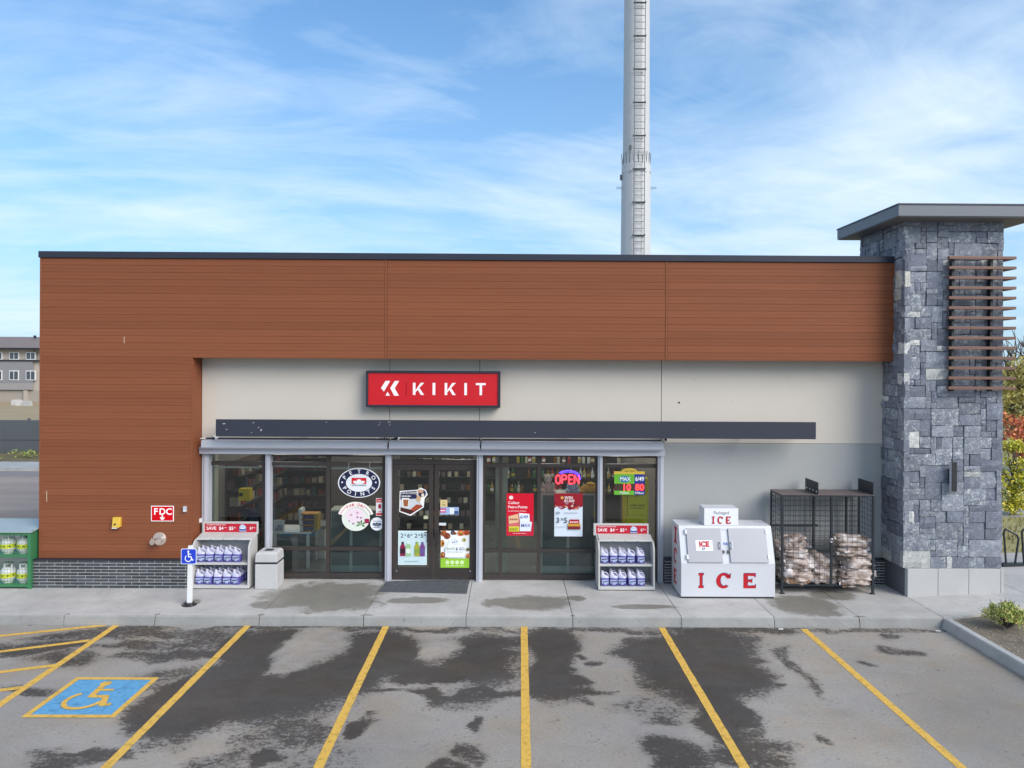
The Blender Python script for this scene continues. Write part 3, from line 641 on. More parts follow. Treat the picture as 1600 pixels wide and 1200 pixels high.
# thin canopy: dark fascia on brackets
YF = 15.02
xf0, xf1 = X(337, YF, 668), X(1275, YF, 673); zf_b, zf_t = Z(684.2, YF), Z(657.5, YF)
M_fas = mat('dark_blue_steel', hexc('303340'), 0.55, 0.1, var=0.14, scale=1.2, dirt=0.12)
g = G().box(xf0, xf1, YF, YF + .012, zf_b, zf_t); g.box(xf0, xf1, YF + .012, YF + .07, zf_b, zf_b + .012); g.box(xf0, xf1, YF + .012, YF + .07, zf_t - .012, zf_t)
can = g.build('canopy_fascia', M_fas, store, bevel=0.003)
for i, p in enumerate((337, 475, 605, 750, 900, 1050, 1180, 1275)):
    up = 0 if i in (0, 7) else -.17
    x = X(p, YF, 668); x = x + (.04 if i == 0 else -.04 if i == 7 else 0)
    G().prism([(x - .03, YF + .02, zf_t - .10), (x - .03, YW, zf_t - .10 + up), (x - .03, YW, zf_t - .065 + up), (x - .03, YF + .02, zf_t - .03)], (.06, 0, 0)).build('bracket', M_fas, can)
for (a, b, c, d) in [(350, 662, 8, 3), (354, 671, 5, 2), (396, 660.5, 5, 2), (408, 672, 4, 6), (404, 668, 5, 2), (393, 676, 3, 2), (510, 659.5, 6, 1.2), (594, 660, 3, 1.3), (608, 659.5, 8, 1.5), (592, 664, 5, 1.2), (609, 664, 2.5, 2.5), (836, 676, 4, 2), (1085, 671, 3, 1)]:
    p = at(a, b, YF); w, h = c * YF / FPX / 2.8, d * YF / FPX / 2.8
    G().poly([(p.x - w, YF - .0015, p.z - h * .3), (p.x - w * .2, YF - .0015, p.z - h), (p.x + w, YF - .0015, p.z - h * .1), (p.x + w * .3, YF - .0015, p.z + h), (p.x - w * .6, YF - .0015, p.z + h * .5)]).build('paint_chip', mat('bare_primer', (0.36, 0.36, 0.38), 0.8), can)
for p, q in ((600, 603), (604, 607), (750.5, 749.5)):
    G().path([at(p, 683, YF + .3), at(q, 690, YW - .12), at(q, 697, 15.32)], .008, 6).build('cable', M_black, store)
# conduit down the left rail and over the shutters
xc = X(309.5, 15.62); zc_ = Z(689, 15.6)
g = G().path([(X(590, 15.6), 15.62, zc_ + .06), (X(585, 15.6), 15.60, zc_ + .02), (xc + .05, 15.6, zc_ + .02), (xc, 15.6, zc_ - .04), (xc, 15.6, Z(812, 15.6))], .014, 8)
cdt = g.build('conduit', M_white, store); p = at(311, 813, 15.6); G().box(p.x - .05, p.x + .05, 15.55, 15.64, p.z - .045, p.z + .045).build('junction_box', M_white, cdt, bevel=.006)
# indoors
ix0, ix1, iz1 = x_pil + .03, X(1036, YG), 3.45
g = G().box(ix0, ix1, YG + .07, YR - .4, ZS - .005, ZS + .005); g.build('shop_floor', mat('shop_floor', (0.20, 0.20, 0.20), 0.25, var=0.1, scale=3), store)
g = G().box(ix0, ix1, YG + .07, YR - .4, iz1, iz1 + .05); g.build('shop_ceiling', mat('shop_ceiling', (0.6, 0.6, 0.58), 0.9), store)
M_int = mat('shop_wall', (0.24, 0.20, 0.19), 0.9, var=.25, scale=1.2)
g = G().box(ix0, ix1, 22.5, 22.6, ZS, iz1); g.box(ix0 - .03, ix0, YG + .07, 22.5, ZS, iz1); g.box(ix1, ix1 + .03, YG + .07, 22.5, ZS, iz1); g.build('shop_wall', M_int, store)
M_fillglow = mat('indoor_fill_glow', (0.8, 0.8, 0.8), 0.5, emit=(1.0, 0.94, 0.84, 2.3))  # unseen glowing panels, added to brighten the shop interior
for x in (-5.6, -3.4, -1.2, 1.0, 2.8):
    for y in (17.2, 19.0, 20.9): G().box(x - .3, x + .3, y - .6, y + .6, iz1 - .02, iz1 - .004).build('added_fill_panel', M_fillglow, store)
xc1, xc2 = X(774, 16.5), X(793, 16.5)
G().box(xc1, xc2, 16.42, 16.62, ZS, iz1).build('column', mat('cream_wall', (0.62, 0.60, 0.47), 0.8), store)
G().box(X(326, 16.2), X(338, 16.2), 16.1, 16.3, ZS, iz1).build('column', mat('cream_wall', (0.62, 0.60, 0.47), 0.8), store)
for a, b, yy in ((329, 413, 732), (423, 510, 730.5), (516, 600, 733)):  # raised blinds' bottom rails
    G().box(X(a, 15.95), X(b, 15.95), 15.93, 15.955, Z(yy + 1, 15.95), Z(yy - 1.2, 15.95)).build('blind_rail', M_white, store)

# ------------------------------------------------------------------ stone tower at the right
YT, YTB = 14.76, 16.68
tx0, tx1 = X(1412, YT, 700), X(1567.5, YT, 600)
zt0 = Z(888, YT, 1490); zt1 = Z(336, 14.30, 1480)
tower = empty('stone_tower', ((tx0 + tx1) / 2, YT, ZS), 'square blue grey stone tower with a flat metal cap and brown slats', 'tower')
M_tcore = mat('stone_joint', (0.12, 0.125, 0.14), 0.95)
G().box(tx0 + .05, tx1 - .05, YT + .05, YTB - .05, 0.0, zt1 + .02).build('core', M_tcore, tower)
def stone_mat(name, c1, c2, w):
    m = bpy.data.materials.new(name); m.use_nodes = True; t = m.node_tree; L = t.links; b = t.nodes['Principled BSDF']
    g = N(t, 'ShaderNodeNewGeometry'); oi = N(t, 'ShaderNodeObjectInfo')
    ad = N(t, 'ShaderNodeVectorMath', operation='ADD'); L.new(g.outputs['Position'], ad.inputs[0]); cb = N(t, 'ShaderNodeCombineXYZ')
    L.new(M_(t, 'MULTIPLY', oi.outputs['Random'], 37.0), cb.inputs[0]); L.new(M_(t, 'MULTIPLY', oi.outputs['Random'], 91.0), cb.inputs[2]); L.new(cb.outputs[0], ad.inputs[1])
    a = N(t, 'ShaderNodeTexNoise', i_Scale=9.0, i_Detail=10.0, i_Roughness=0.80, i_Distortion=0.8); L.new(ad.outputs[0], a.inputs['Vector'])
    h = N(t, 'ShaderNodeTexNoise', i_Scale=26.0, i_Detail=5.0, i_Roughness=0.7); L.new(ad.outputs[0], h.inputs['Vector'])
    r = N(t, 'ShaderNodeMapRange', interpolation_type='SMOOTHSTEP'); r.inputs[1].default_value = 0.5 - w; r.inputs[2].default_value = 0.72 - w
    L.new(M_(t, 'ADD', M_(t, 'MULTIPLY', a.outputs[0], 0.65), M_(t, 'MULTIPLY', h.outputs[0], 0.35)), r.inputs[0])
    mx = N(t, 'ShaderNodeMixRGB'); L.new(r.outputs[0], mx.inputs[0]); mx.inputs[1].default_value = (*c1, 1); mx.inputs[2].default_value = (*c2, 1)
    sc = N(t, 'ShaderNodeVectorMath', operation='SCALE'); L.new(mx.outputs[0], sc.inputs[0]); L.new(M_(t, 'ADD', M_(t, 'MULTIPLY', oi.outputs['Random'], 0.36), 0.82), sc.inputs['Scale'])
    L.new(sc.outputs[0], b.inputs['Base Color']); b.inputs['Roughness'].default_value = 0.85
    bp = N(t, 'ShaderNodeBump', i_Strength=0.9, i_Distance=0.03); L.new(M_(t, 'ADD', a.outputs[0], M_(t, 'MULTIPLY', h.outputs[0], 0.4)), bp.inputs['Height']); L.new(bp.outputs[0], b.inputs['Normal'])
    return m
ST = [stone_mat('stone_dark', (0.164, 0.177, 0.223), (0.403, 0.422, 0.469), .02), stone_mat('stone_mid', (0.219, 0.235, 0.284), (0.536, 0.549, 0.568), .04),
      stone_mat('stone_speckled', (0.182, 0.200, 0.245), (0.805, 0.809, 0.781), .03), stone_mat('stone_pale', (0.390, 0.404, 0.412), (0.707, 0.700, 0.658), .10), stone_mat('stone_warm', (0.414, 0.411, 0.369), (0.658, 0.639, 0.558), .10)]
def pick():
    q = rnd.random(); return ST[0] if q < .30 else ST[1] if q < .64 else ST[2] if q < .945 else ST[3] if q < .99 else ST[4]
def stones(fn, Wd, H, cell, blocked=None, one=None):
    nx, nz = int(round(Wd / cell)), int(round(H / cell)); cw, ch = Wd / nx, H / nz; used = [[False] * nx for _ in range(nz)]
    for j in range(nz):
        for i in range(nx):
            if used[j][i]: continue
            w = rnd.choice((1, 1, 2, 2, 3, 3, 4, 5)); h = rnd.choice((1, 2, 2, 2, 3)) if w < 4 else rnd.choice((2, 2, 3))
            if w == 1: h = rnd.choice((1, 2))
            k = 0
            while k < w and i + k < nx and not used[j][i + k]: k += 1
            w = k; h = min(h, nz - j)
            if i + w == nx - 1: w += 0 if used[j][nx - 1] else 1
            for b in range(h):
                for a in range(w): used[j + b][i + a] = True
            u0, u1, v0, v1 = i * cw, (i + w) * cw, j * ch, (j + h) * ch
            if blocked and blocked(u0, u1, v0, v1): continue
            pr = rnd.uniform(0.0, 0.035); gap = .005; g = G() if one is None else one
            nu, nv = max(2, w), max(2, h); nu = min(nu, 3); nv = min(nv, 3); vs = []
            for b in range(nv + 1):
                for a in range(nu + 1):
                    edge = a in (0, nu) or b in (0, nv)
                    uu = u0 + gap + (u1 - u0 - 2 * gap) * a / nu + rnd.uniform(-.006, .006); vv = v0 + gap + (v1 - v0 - 2 * gap) * b / nv + rnd.uniform(-.006, .006)
                    vs.append(fn(uu, vv, (pr + rnd.uniform(-.006, .006)) if edge else pr + rnd.uniform(0.0, .030)))
            q = [fn(u0 + gap, v0 + gap, -.09), fn(u1 - gap, v0 + gap, -.09), fn(u1 - gap, v1 - gap, -.09), fn(u0 + gap, v1 - gap, -.09)]
            m_ = nu + 1; fs = [(b * m_ + a, b * m_ + a + 1, (b + 1) * m_ + a + 1, (b + 1) * m_ + a) for b in range(nv) for a in range(nu)]; B = len(vs); vs += q
            fs += [tuple([B, B + 1] + [nu - a for a in range(nu + 1)]), tuple([B + 1, B + 2] + [nv * m_ + nu - b * m_ for b in range(nv + 1)][0:]), tuple([B + 2, B + 3] + [nv * m_ + a for a in range(nu + 1)]), tuple([B + 3, B] + [b * m_ for b in range(nv + 1)])]
            g.add(vs, fs)
            if one is None: g.build('stone', pick(), tower)
stones(lambda u, v, d: (tx0 + u, YT + .03 - d, zt0 + v), tx1 - tx0, zt1 - zt0, 0.118)
side_hidden = lambda u0, u1, v0, v1: (YT + u0 > YW + .02 and zt0 + v1 < z_soff - .2) or (YT + u0 > YC + .05 and zt0 + v0 > z_soff and zt0 + v1 < z_cap - .05)
stones(lambda u, v, d: (tx0 + .03 - d, YT + u, zt0 + v), YTB - YT, zt1 - zt0, 0.128, blocked=side_hidden)
go = G(); stones(lambda u, v, d: (tx1 - .03 + d, YT + u, zt0 + v), YTB - YT, zt1 - zt0, 0.128, one=go)
stones(lambda u, v, d: (tx0 + u, YTB - .03 + d, z_top + v), tx1 - tx0, zt1 - z_top, 0.128, one=go)
tag(go.build('stonework', ST[1], tower), kind='stuff')
# plinth of smooth grey blocks
M_pl = mat('plinth_block', (0.46, 0.455, 0.45), 0.8, var=0.07, scale=3, bump=0.15, bscale=60, dirt=0.12)
qx0, qx1 = X(1418, YT - .06, 910), X(1568.5, YT - .06, 900)
qs = [qx0, X(1466.5, YT - .06), X(1514.5, YT - .06), X(1564.5, YT - .06), qx1]
for a, b in zip(qs, qs[1:]): G().box(a + .004, b - .004, YT - .06, YT + .10, 0.0, zt0 - .003).build('plinth_block', M_pl, tower, bevel=.006)
for a, b in ((YT + .105, 15.45), (15.455, YTB)): G().box(qx0, qx0 + .14, a, b, 0, zt0 - .003).build('plinth_block', M_pl, tower, bevel=.006); G().box(qx1 - .14, qx1, a, b, 0, zt0 - .003).build('plinth_block', M_pl, tower, bevel=.006)
# cap
kx0, kx1, ky0, ky1 = X(1404, 14.28, 330), tx1 + .50, 14.28, 16.95
zc0, zc1 = Z(337.5, ky0, 1404), Z(317.5, ky0, 1404)
M_cap = mat('cap_metal', (0.135, 0.145, 0.165), 0.45, 0.25, var=0.08, scale=1.5)
cp = G().box(kx0, kx1, ky0, ky1, zc0 + .004, zc1 - .03).build('cap', M_cap, tower, bevel=.004)
G().box(kx0 - .012, kx1 + .012, ky0 - .012, ky1 + .012, zc1 - .03, zc1).build('cap_drip', M_navy, cp)
G().box(kx0 + .02, kx1 - .02, ky0 + .02, ky1 - .02, zc0 - .012, zc0 + .004).build('cap_soffit', mat('cap_soffit', (0.16, 0.15, 0.145), 0.6), cp)
# slats
YS = 14.57; sx0, sx1 = X(1481, YS), X(1586, YS)
M_slat = mat('brown_slat', (0.175, 0.085, 0.058), 0.5, var=0.15, scale=3, stretch=(.3, 1, 8), rnd_obj=.05)
for i in range(14):
    z = Z(402.5 + 204 * i / 13, YS, 1530); h_ = .029
    G().prism([(sx0, YS, z - h_), (sx1, YS, z - h_), (sx1, 15.9, z - h_), (sx1 - .07, 15.9, z - h_), (sx1 - .07, YS + .08, z - h_), (sx0, YS + .08, z - h_)], (0, 0, 2 * h_)).build('slat', M_slat, tower, bevel=.004)
for p in (1485, 1545):
    x = X(p, 14.7); G().box(x - .025, x + .025, YS + .083, YT - .005, Z(608, 14.6), Z(399, 14.6)).build('slat_bracket', M_black, tower)
x = sx1 - .08
for y in (15.0, 15.7): G().box(tx1 - .01, x, y - .025, y + .025, Z(608, 14.6), Z(399, 14.6)).build('slat_bracket', M_black, tower)
YL = 14.62; p = at(1491, 745, YL)
lamp = empty('wall_lamp', (p.x, YL, p.z), 'tall narrow black wall lamp on the stone tower below the slats', 'wall lamp')
z0, z1 = Z(768, YL, 1491), Z(722, YL, 1491)
G().box(p.x - .05, p.x + .06, YL, YL + .06, z0, z1).build('housing', M_black, lamp, bevel=.006); G().box(p.x - .060, p.x - .053, YL + .01, YL + .07, z0 + .01, z1 - .01).build('side_plate', M_alu, lamp)
G().box(p.x - .04, p.x + .04, YL + .07, YT, z0 + .15, z1 - .15).build('back_plate', M_black, lamp)

# ------------------------------------------------------------------ signs and fittings on the front
YSG = 15.42
s = sheet_px(575.5, 583.5, 778.5, 632.5, YSG); s.Y = YSG - .005
M_red = mat('sign_red', hexc('c80818'), 0.45, var=0.04, scale=1.2)
sg = s
def P_(x, y): return ((x - 186) / (1387 - 186) , 1 - (y - 120) / (432 - 120))   # pixels of an enlarged look at the board
for pts in ([(345,198),(388,198),(330,302),(303,268)], [(345,342),(364,304),(386,342)], [(430,198),(470,198),(430,270),(469,342),(425,342),(388,268)]): s.poly([P_(*q) for q in pts], 'f4ecee'); s.k -= 1
s.flush('emblem'); s.rect(*P_(533, 342), *P_(538, 205), '6a0a14'); s.k -= 1; s.flush('divider')
for ch, a, b in (('K', 598, 702), ('I', 780, 805), ('K', 892, 995), ('I', 1074, 1098), ('T', 1180, 1272)):
    u0, v0 = P_(a, 333); u1, v1 = P_(b, 215); w = u1 - u0; h = v1 - v0
    if ch == 'I': s.rect(u0, v0, u1, v1, 'f4ecee')
    elif ch == 'T': s.rect(u0, v1 - h * .17, u1, v1, 'f4ecee'); s.k -= 1; s.rect(u0 + w * .38, v0, u0 + w * .63, v1 - h * .17, 'f4ecee')
    else:
        s.rect(u0, v0, u0 + w * .23, v1, 'f4ecee'); s.k -= 1
        s.poly([(u0 + w * .23, v0 + h * .38), (u0 + w * .68, v1), (u1, v1), (u0 + w * .56, v0 + h * .56), (u0 + w * .44, v0 + h * .42), (u0 + w * .23, v0 + h * .22)], 'f4ecee'); s.k -= 1
        s.poly([(u0 + w * .44, v0 + h * .42), (u0 + w * .56, v0 + h * .60), (u1, v0), (u0 + w * .70, v0)], 'f4ecee')
    s.k -= 1; s.flush('letter')
sign = s.finish('wall_sign', 'wide red illuminated box sign with white lettering and dark frame over the door', 'sign', M_red, depth=.02)
g = G(); a, b = at(572, 636, YSG), at(782, 580, YSG); t = .05
for q in ((a.x, b.x, b.z - t, b.z), (a.x, b.x, a.z, a.z + t), (a.x, a.x + t, a.z + t, b.z - t), (b.x - t, b.x, a.z + t, b.z - t)): g.box(q[0], q[1], YSG - .03, YW - .03, q[2], q[3])
g.build('sign_frame', M_navy, sign, bevel=.004); G().box(a.x + t, b.x - t, YSG + .02, YW - .002, a.z + t, b.z - t).build('sign_box', M_navy, sign)

s = sheet_px(236, 790.5, 271.5, 814.5, YC - .012); s.rect(.03, .04, .97, .96, 'd00814'); s.flush('picture')
for ch, u_ in (('F', .21), ('D', .5), ('C', .79)): s.text(ch, u_, .44, .40, 'ffffff', .04); s.k -= 1; s.flush('letter')
s.k += 1
s.poly([(.47, .40), (.53, .40), (.53, .22), (.60, .28), (.60, .20), (.5, .06), (.40, .20), (.40, .28), (.47, .22)], 'ffffff')
s.finish('fire_sign', 'small red FDC sign with a white down arrow on the brown cladding', 'sign', 'ffffff', depth=.006)
p = at(249.5, 842, YC); val = empty('fire_hose_inlet', (p.x, YC, p.z), 'round steel twin hose inlet below the red FDC sign', 'hose inlet')
M_brass = mat('pale_brass', (0.62, 0.52, 0.45), 0.35, 0.5)
def ydisk(g, x, z, y0, y1, r, r2=None, n=24): return g.tube((x, y0, z), (x, y1, z), r, n, r2)
ydisk(G(), p.x, p.z, YC - .005, YC - .02, .145, .135).build('wall_plate', M_brass, val, bevel=.003)
for dx, dz in ((.05, .0), (-.07, -.01)):
    g = G().tube((p.x + dx * .3, YC - .02, p.z + dz), (p.x + dx, YC - .16, p.z + dz - .02), .055, 16, .05); o = g.build('inlet', M_chrome, val); G().tube((p.x + dx, YC - .16, p.z + dz - .02), (p.x + dx * 1.08, YC - .185, p.z + dz - .023), .058, 16).build('inlet_cap', M_brass, o)
G().tube((p.x - .09, YC - .15, p.z + .05), (p.x - .10, YC - .17, p.z - .09), .012, 6).build('chain', M_chrome, val)
p = at(184.5, 815.5, YC); bx = empty('alarm_box', (p.x, YC, p.z), 'small yellow box on the brown cladding left of the FDC sign', 'box')
M_by = mat('box_yellow', hexc('d8b040'), 0.5)
G().prism([(p.x - .08, YC - .10, p.z - .10), (p.x - .08, YC - .07, p.z + .11), (p.x - .08, YC - .002, p.z + .11), (p.x - .08, YC - .002, p.z - .10)], (.16, 0, 0)).build('housing', M_by, bx, bevel=.008)
G().tube((p.x - .015, YC - .105, p.z - .03), (p.x - .015, YC - .085, p.z - .03), .02, 10).build('button', M_bronze, bx); G().box(p.x - .085, p.x + .02, YC - .09, YC - .01, p.z - .125, p.z - .10).build('base', M_white, bx)
p = at(290, 795, YC); bx = empty('door_chime', (p.x, YC, p.z), 'tiny grey box with a round button right of the FDC sign', 'switch box')
G().box(p.x - .035, p.x + .035, YC - .06, YC, p.z - .06, p.z + .06).build('housing', M_alu, bx, bevel=.008); G().tube((p.x, YC - .07, p.z - .03), (p.x, YC - .06, p.z - .03), .02, 12).build('button', M_white, bx)
for px, lab in ((336, 'small white security camera at the left end of the canopy'), (621, 'small white security camera above the entrance doors'), (1040, 'small white security camera above the right end of the shopfront')):
    p = at(px, 684 if px < 900 else 686, YW - .1); cm = empty('security_camera', (p.x, YW, p.z), lab, 'camera', 'security cameras under the canopy')
    G().tube((p.x, YW, p.z + .01), (p.x, YW - .05, p.z + .01), .06, 14).build('mount', M_white, cm)
    G().blob((p.x, YW - .09, p.z), (.055, .07, .055)).build('housing', M_white, cm, smooth=True)
    d = (CAM - Vector((p.x, YW - .09, p.z))).normalized(); G().tube(Vector((p.x - .008, YW - .155, p.z - .006)), Vector((p.x - .01, YW - .168, p.z - .008)), .03, 12).build('lens', M_black, cm)

# ------------------------------------------------------------------ posters and signs at the glass
YP = YG - .012
s = sheet_px(528, 731.5, 594, 777.5, YG - .09)
s.ell(.5, .5, .475, .475, '2b2c4a', 48); s.ell(.5, .5, .31, .30, 'e6e9ee', 40)
s.arc('PETRO', .5, .5, .39, .385, 152, 28, .125, 'f2f4f8', .03); s.arc('POINTS', .5, .5, .385, .375, 208, 332, .125, 'f2f4f8', .03, up=False)
s.ell(.10, .52, .02, .028, 'f2f4f8', 12); s.k -= 1; s.ell(.90, .52, .02, .028, 'f2f4f8', 12)
s.rect(.325, .47, .675, .67, 'd3202c')
LEAF = [(0, 1), (.12, .76), (.27, .86), (.22, .45), (.42, .66), (.46, .54), (.70, .58), (.60, .36), (.70, .28), (.34, 0), (-.34, 0), (-.70, .28), (-.60, .36), (-.70, .58), (-.46, .54), (-.42, .66), (-.22, .45), (-.27, .86), (-.12, .76)]
s.poly([(.5 + .21 * a, .47 + .17 * b) for a, b in LEAF], 'f4f4f4'); s.text('PETRO-CANADA', .5, .40, .045, '30303c', .02, wmax=.35)
o = s.finish('hanging_sign', 'oval navy and white PETRO POINTS sign hung inside the left shop window', 'sign', 'f0f1f4', ELL, .03)
G().path([(s.x0 + .25 * (s.x1 - s.x0), s.Y + .012, s.z0 + .93 * (s.z1 - s.z0)), (s.x0 + .25 * (s.x1 - s.x0), s.Y + .012, Z(724, s.Y))], .004, 5).path([(s.x0 + .75 * (s.x1 - s.x0), s.Y + .012, s.z0 + .93 * (s.z1 - s.z0)), (s.x0 + .75 * (s.x1 - s.x0), s.Y + .012, Z(724, s.Y))], .004, 5).build('hanging_wire', M_alu, o)
s = sheet_px(531, 784, 581, 829.5, YP)
s.ell(.49, .44, .41, .41, 'dfe6da', 40); s.ell(.47, .52, .30, .27, 'ecd9e2', 30)
for a, b, c, r in ((.55, .47, '7a3a5e', .03), (.66, .45, '7a3a5e', .03), (.42, .25, '8a6a88', .035), (.30, .34, '7a8a78', .025), (.35, .55, 'd8a8bc', .05), (.55, .62, 'd8a8bc', .05), (.62, .30, 'c9b3c6', .04)): s.ell(a, b, r, r * .9, c, 9); s.k -= 1
s.k += 1
for a in (20, 80, 140, 200, 330): s.poly([(.66, .23), (.66 + .10 * math.cos(R(a)) - .03 * math.sin(R(a)), .23 + .10 * math.sin(R(a)) + .03 * math.cos(R(a))), (.66 + .16 * math.cos(R(a)), .23 + .16 * math.sin(R(a))), (.66 + .10 * math.cos(R(a)) + .03 * math.sin(R(a)), .23 + .10 * math.sin(R(a)) - .03 * math.cos(R(a)))], '4f7a34'); s.k -= .2
s.rect(.78, .27, .92, .42, '9c2448')
RB = [(.5 + .58 * math.cos(R(a)), .40 + .60 * math.sin(R(a))) for a in range(18, 163, 6)] + [(.5 + .40 * math.cos(R(a)), .40 + .42 * math.sin(R(a))) for a in range(162, 17, -6)]
s.poly(RB, 'f3ece6'); s.arc('PINK CHAI', .5, .40, .49, .50, 122, 58, .095, 'd0365e', .03); s.arc('~CREAMY', .5, .40, .48, .49, 158, 128, .06, 'd0365e', .02); s.arc('~INSTANT', .5, .40, .48, .49, 52, 22, .06, '4f7a54', .02)
s.finish('window_poster', 'round pale PINK CHAI poster below the oval sign', 'poster', 'f1efe9', [(.5 + .44 * math.cos(2 * math.pi * i / 36), .44 + .44 * math.sin(2 * math.pi * i / 36)) for i in range(36)])
s = sheet_px(587.5, 778.5, 599, 806, YP); s.rect(.05, .76, .95, .97, 'd8474c'); s.rect(.05, .03, .95, .17, 'd8474c'); s.rect(.3, .42, .7, .66, 'b02a44'); s.text('~NEW', .5, .82, .07, 'ffffff', .02); s.text('~2/$4', .5, .22, .06, '702030', .02)
s.finish('window_poster', 'narrow red and white strip poster beside the round chai poster', 'poster', 'f4eef0')
s = sheet_px(578.5, 808.5, 599.5, 829, YP); s.text('~WE ACCEPT', .5, .68, .08, '46506c', .01, wmax=.6)
for a, b, c in ((.30, .48, '4a5470'), (.5, .52, '5c7066'), (.70, .48, '4a5470'), (.4, .44, '6a7488'), (.6, .42, '6a7488')): s.ell(a, b, .13, .11, c, 14); s.k -= .3
s.text('~WELCOME', .5, .22, .07, '46506c', .01, wmax=.5); s.finish('window_poster', 'small round white sticker at the lower right of the chai poster', 'sticker', 'eef0f6', ELL)

DOORY = YG - .012
s = sheet_px(623, 761, 669, 806, DOORY); SH = [(.03, .86), (.62, .90), (.75, .98), (.92, .90), (.99, .74), (.88, .60), (.85, .30), (.40, .0), (.02, .14)]
s.poly([(.06, .83), (.60, .87), (.62, .60), (.05, .56)], '2d2f52'); s.poly([(.06, .56), (.62, .60), (.82, .36), (.80, .31), (.40, .05), (.05, .17)], 'c9cdd4')
s.poly([(.06, .30), (.40, .22), (.80, .36), (.80, .31), (.40, .05), (.05, .17)], '4b2a26'); s.poly([(.10, .62), (.36, .62), (.33, .30), (.13, .30)], 'e6e0da'); s.poly([(.15, .56), (.33, .56), (.31, .33), (.17, .33)], '9a5f38')
s.poly([(.40, .22), (.60, .40), (.78, .38), (.76, .30), (.50, .16)], 'a34a30'); s.poly([(.58, .55), (.66, .80), (.78, .72), (.72, .46)], 'c9a884'); s.ell(.80, .78, .13, .13, '2d2f52', 20); s.ell(.74, .86, .11, .06, 'c89a7a', 14); s.ell(.82, .72, .05, .07, 'e8d9c2', 12)
s.text('CHAI & COFFEE', .32, .76, .075, 'f3eee8', .02, wmax=.54); s.text('~GANESHA', .26, .66, .06, 'f3eee8', .02, wmax=.32)
s.finish('window_poster', 'shield shaped navy and brown coffee poster on the left entrance door', 'poster', 'f4f2f2', SH)
s = sheet_px(622, 829.5, 667, 882.5, DOORY); s.rect(.02, .02, .98, .98, 'c9dde2')
for t_, u_ in (('2', .13), ('6', .36), ('2', .62), ('5', .83)): s.text(t_, u_, .80, .12, '3a4254', .02); s.k -= .3
for t_, u_ in (('/$', .24), ('00', .46), ('/$', .73), ('00', .94)): s.text(t_, u_, .86, .05, '3a4254', .01); s.k -= .3
s.k += 1
for u_, cb_, cc, hh in ((.16, '8a2a4a', '3a2430', .64), (.36, '9cc48e', 'dfe6da', .62), (.66, 'a8a83c', '8aa04a', .63), (.85, '7a4a86', '6a5a94', .64)):
    s.poly([(u_ - .09, .26), (u_ + .09, .26), (u_ + .09, .54), (u_ + .04, .62), (u_ - .04, .62), (u_ - .09, .54)], cb_); s.rect(u_ - .04, .615, u_ + .04, .68, cc); s.rect(u_ - .085, .34, u_ + .085, .48, cc); s.k -= 2
s.k += 3; s.text('~mix and match', .5, .10, .03, '8aa0a8', wmax=.5)
s.finish('window_poster', 'pale blue poster with four drink bottles low on the left entrance door', 'poster', 'e4f0f2')
s = sheet_px(688.5, 829.5, 733.5, 886.5, DOORY)
rr_ = random.Random(3)
for (a, b, r, c) in [(.10, .93, .12, 'b0663a'), (.22, .86, .12, '8a4030'), (.42, .95, .08, '34405c'), (.50, .93, .05, '8a4030'), (.70, .94, .13, 'd07a44'), (.90, .95, .11, 'b4502e'), (.82, .76, .07, 'b8b470'), (.06, .66, .13, 'c08a4c'), (.07, .34, .12, 'a8603a'), (.95, .50, .06, '707040'), (.95, .32, .10, 'd88a5a'), (.22, .27, .06, '4a3a34')]:
    s.ell(a, b, min(r, a * .9 + .02, 1.02 - a), min(r * .75, 1.0 - b + .02), c, 12)
    for k in range(4): s.ell(a + rr_.uniform(-.5, .5) * r * .5, b + rr_.uniform(-.5, .2) * r * .5, r * .28, r * .2, ('7a3022', 'd8a060', '566a30')[k % 3], 7); s.k -= .7
    s.k -= .5
s.k += 1; s.poly([(.16, .52), (.34, .76), (.5, .80), (.66, .76), (.84, .52), (.84, .28), (.16, .28)], 'eef1f6'); s.ell(.5, .71, .13, .10, 'dfe4ee', 24); s.text('~choices', .5, .69, .035, '6a5a8a', .01, rot=.2, wmax=.2)
s.text('CRAVE', .32, .48, .075, '8aa06a', .01, wmax=.34); s.text('& GO', .68, .48, .075, '3a4260', .02, wmax=.30); s.text('~hot food to go', .5, .42, .03, 'a8aec0', wmax=.55)
s.rect(0, 0, 1, .255, '96c83c')
for u_ in (.24, .41, .58, .75): s.ell(u_, .15, .07, .055, 'd6eab0', 16); s.k -= 1
s.k += 1; s.text('~eat   good   feel   good', .5, .05, .022, 'e8f4d0', wmax=.66)
s.finish('window_poster', 'white and lime CRAVE & GO food poster low on the right entrance door', 'poster', 'f0f1f0')
for (x0, y0, x1, y1, hx, lab, bits) in [(688, 781, 699, 792, 'dcc690', 'small yellow notice on the right entrance door', []), (688, 792.5, 717, 804, '9fb2d8', 'small blue and pink card on the right entrance door', [(.0, .25, .30, .85, 'c45a86'), (.5, .1, .75, .9, 'e4e8ec'), (.75, .05, .98, .5, '405a8a')]), (686, 817, 697, 821, 'd4dade', 'thin white sticker above the lime food poster', []), (662, 806, 669, 811, 'b8bca0', 'tiny pale keypad sticker beside the coffee poster', [])]:
    s = sheet_px(x0, y0, x1, y1, DOORY)
    for q in bits: s.rect(*q)
    if hx == 'dcc690': s.text('~HOURS', .5, .6, .16, '8a7440', .02); s.text('~24', .5, .2, .22, '8a7440', .02)
    if hx == '9fb2d8': s.text('~PULL', .15, .45, .22, 'ffffff', .02, wmax=.26)
    s.finish('door_sticker', lab, 'sticker', hx)

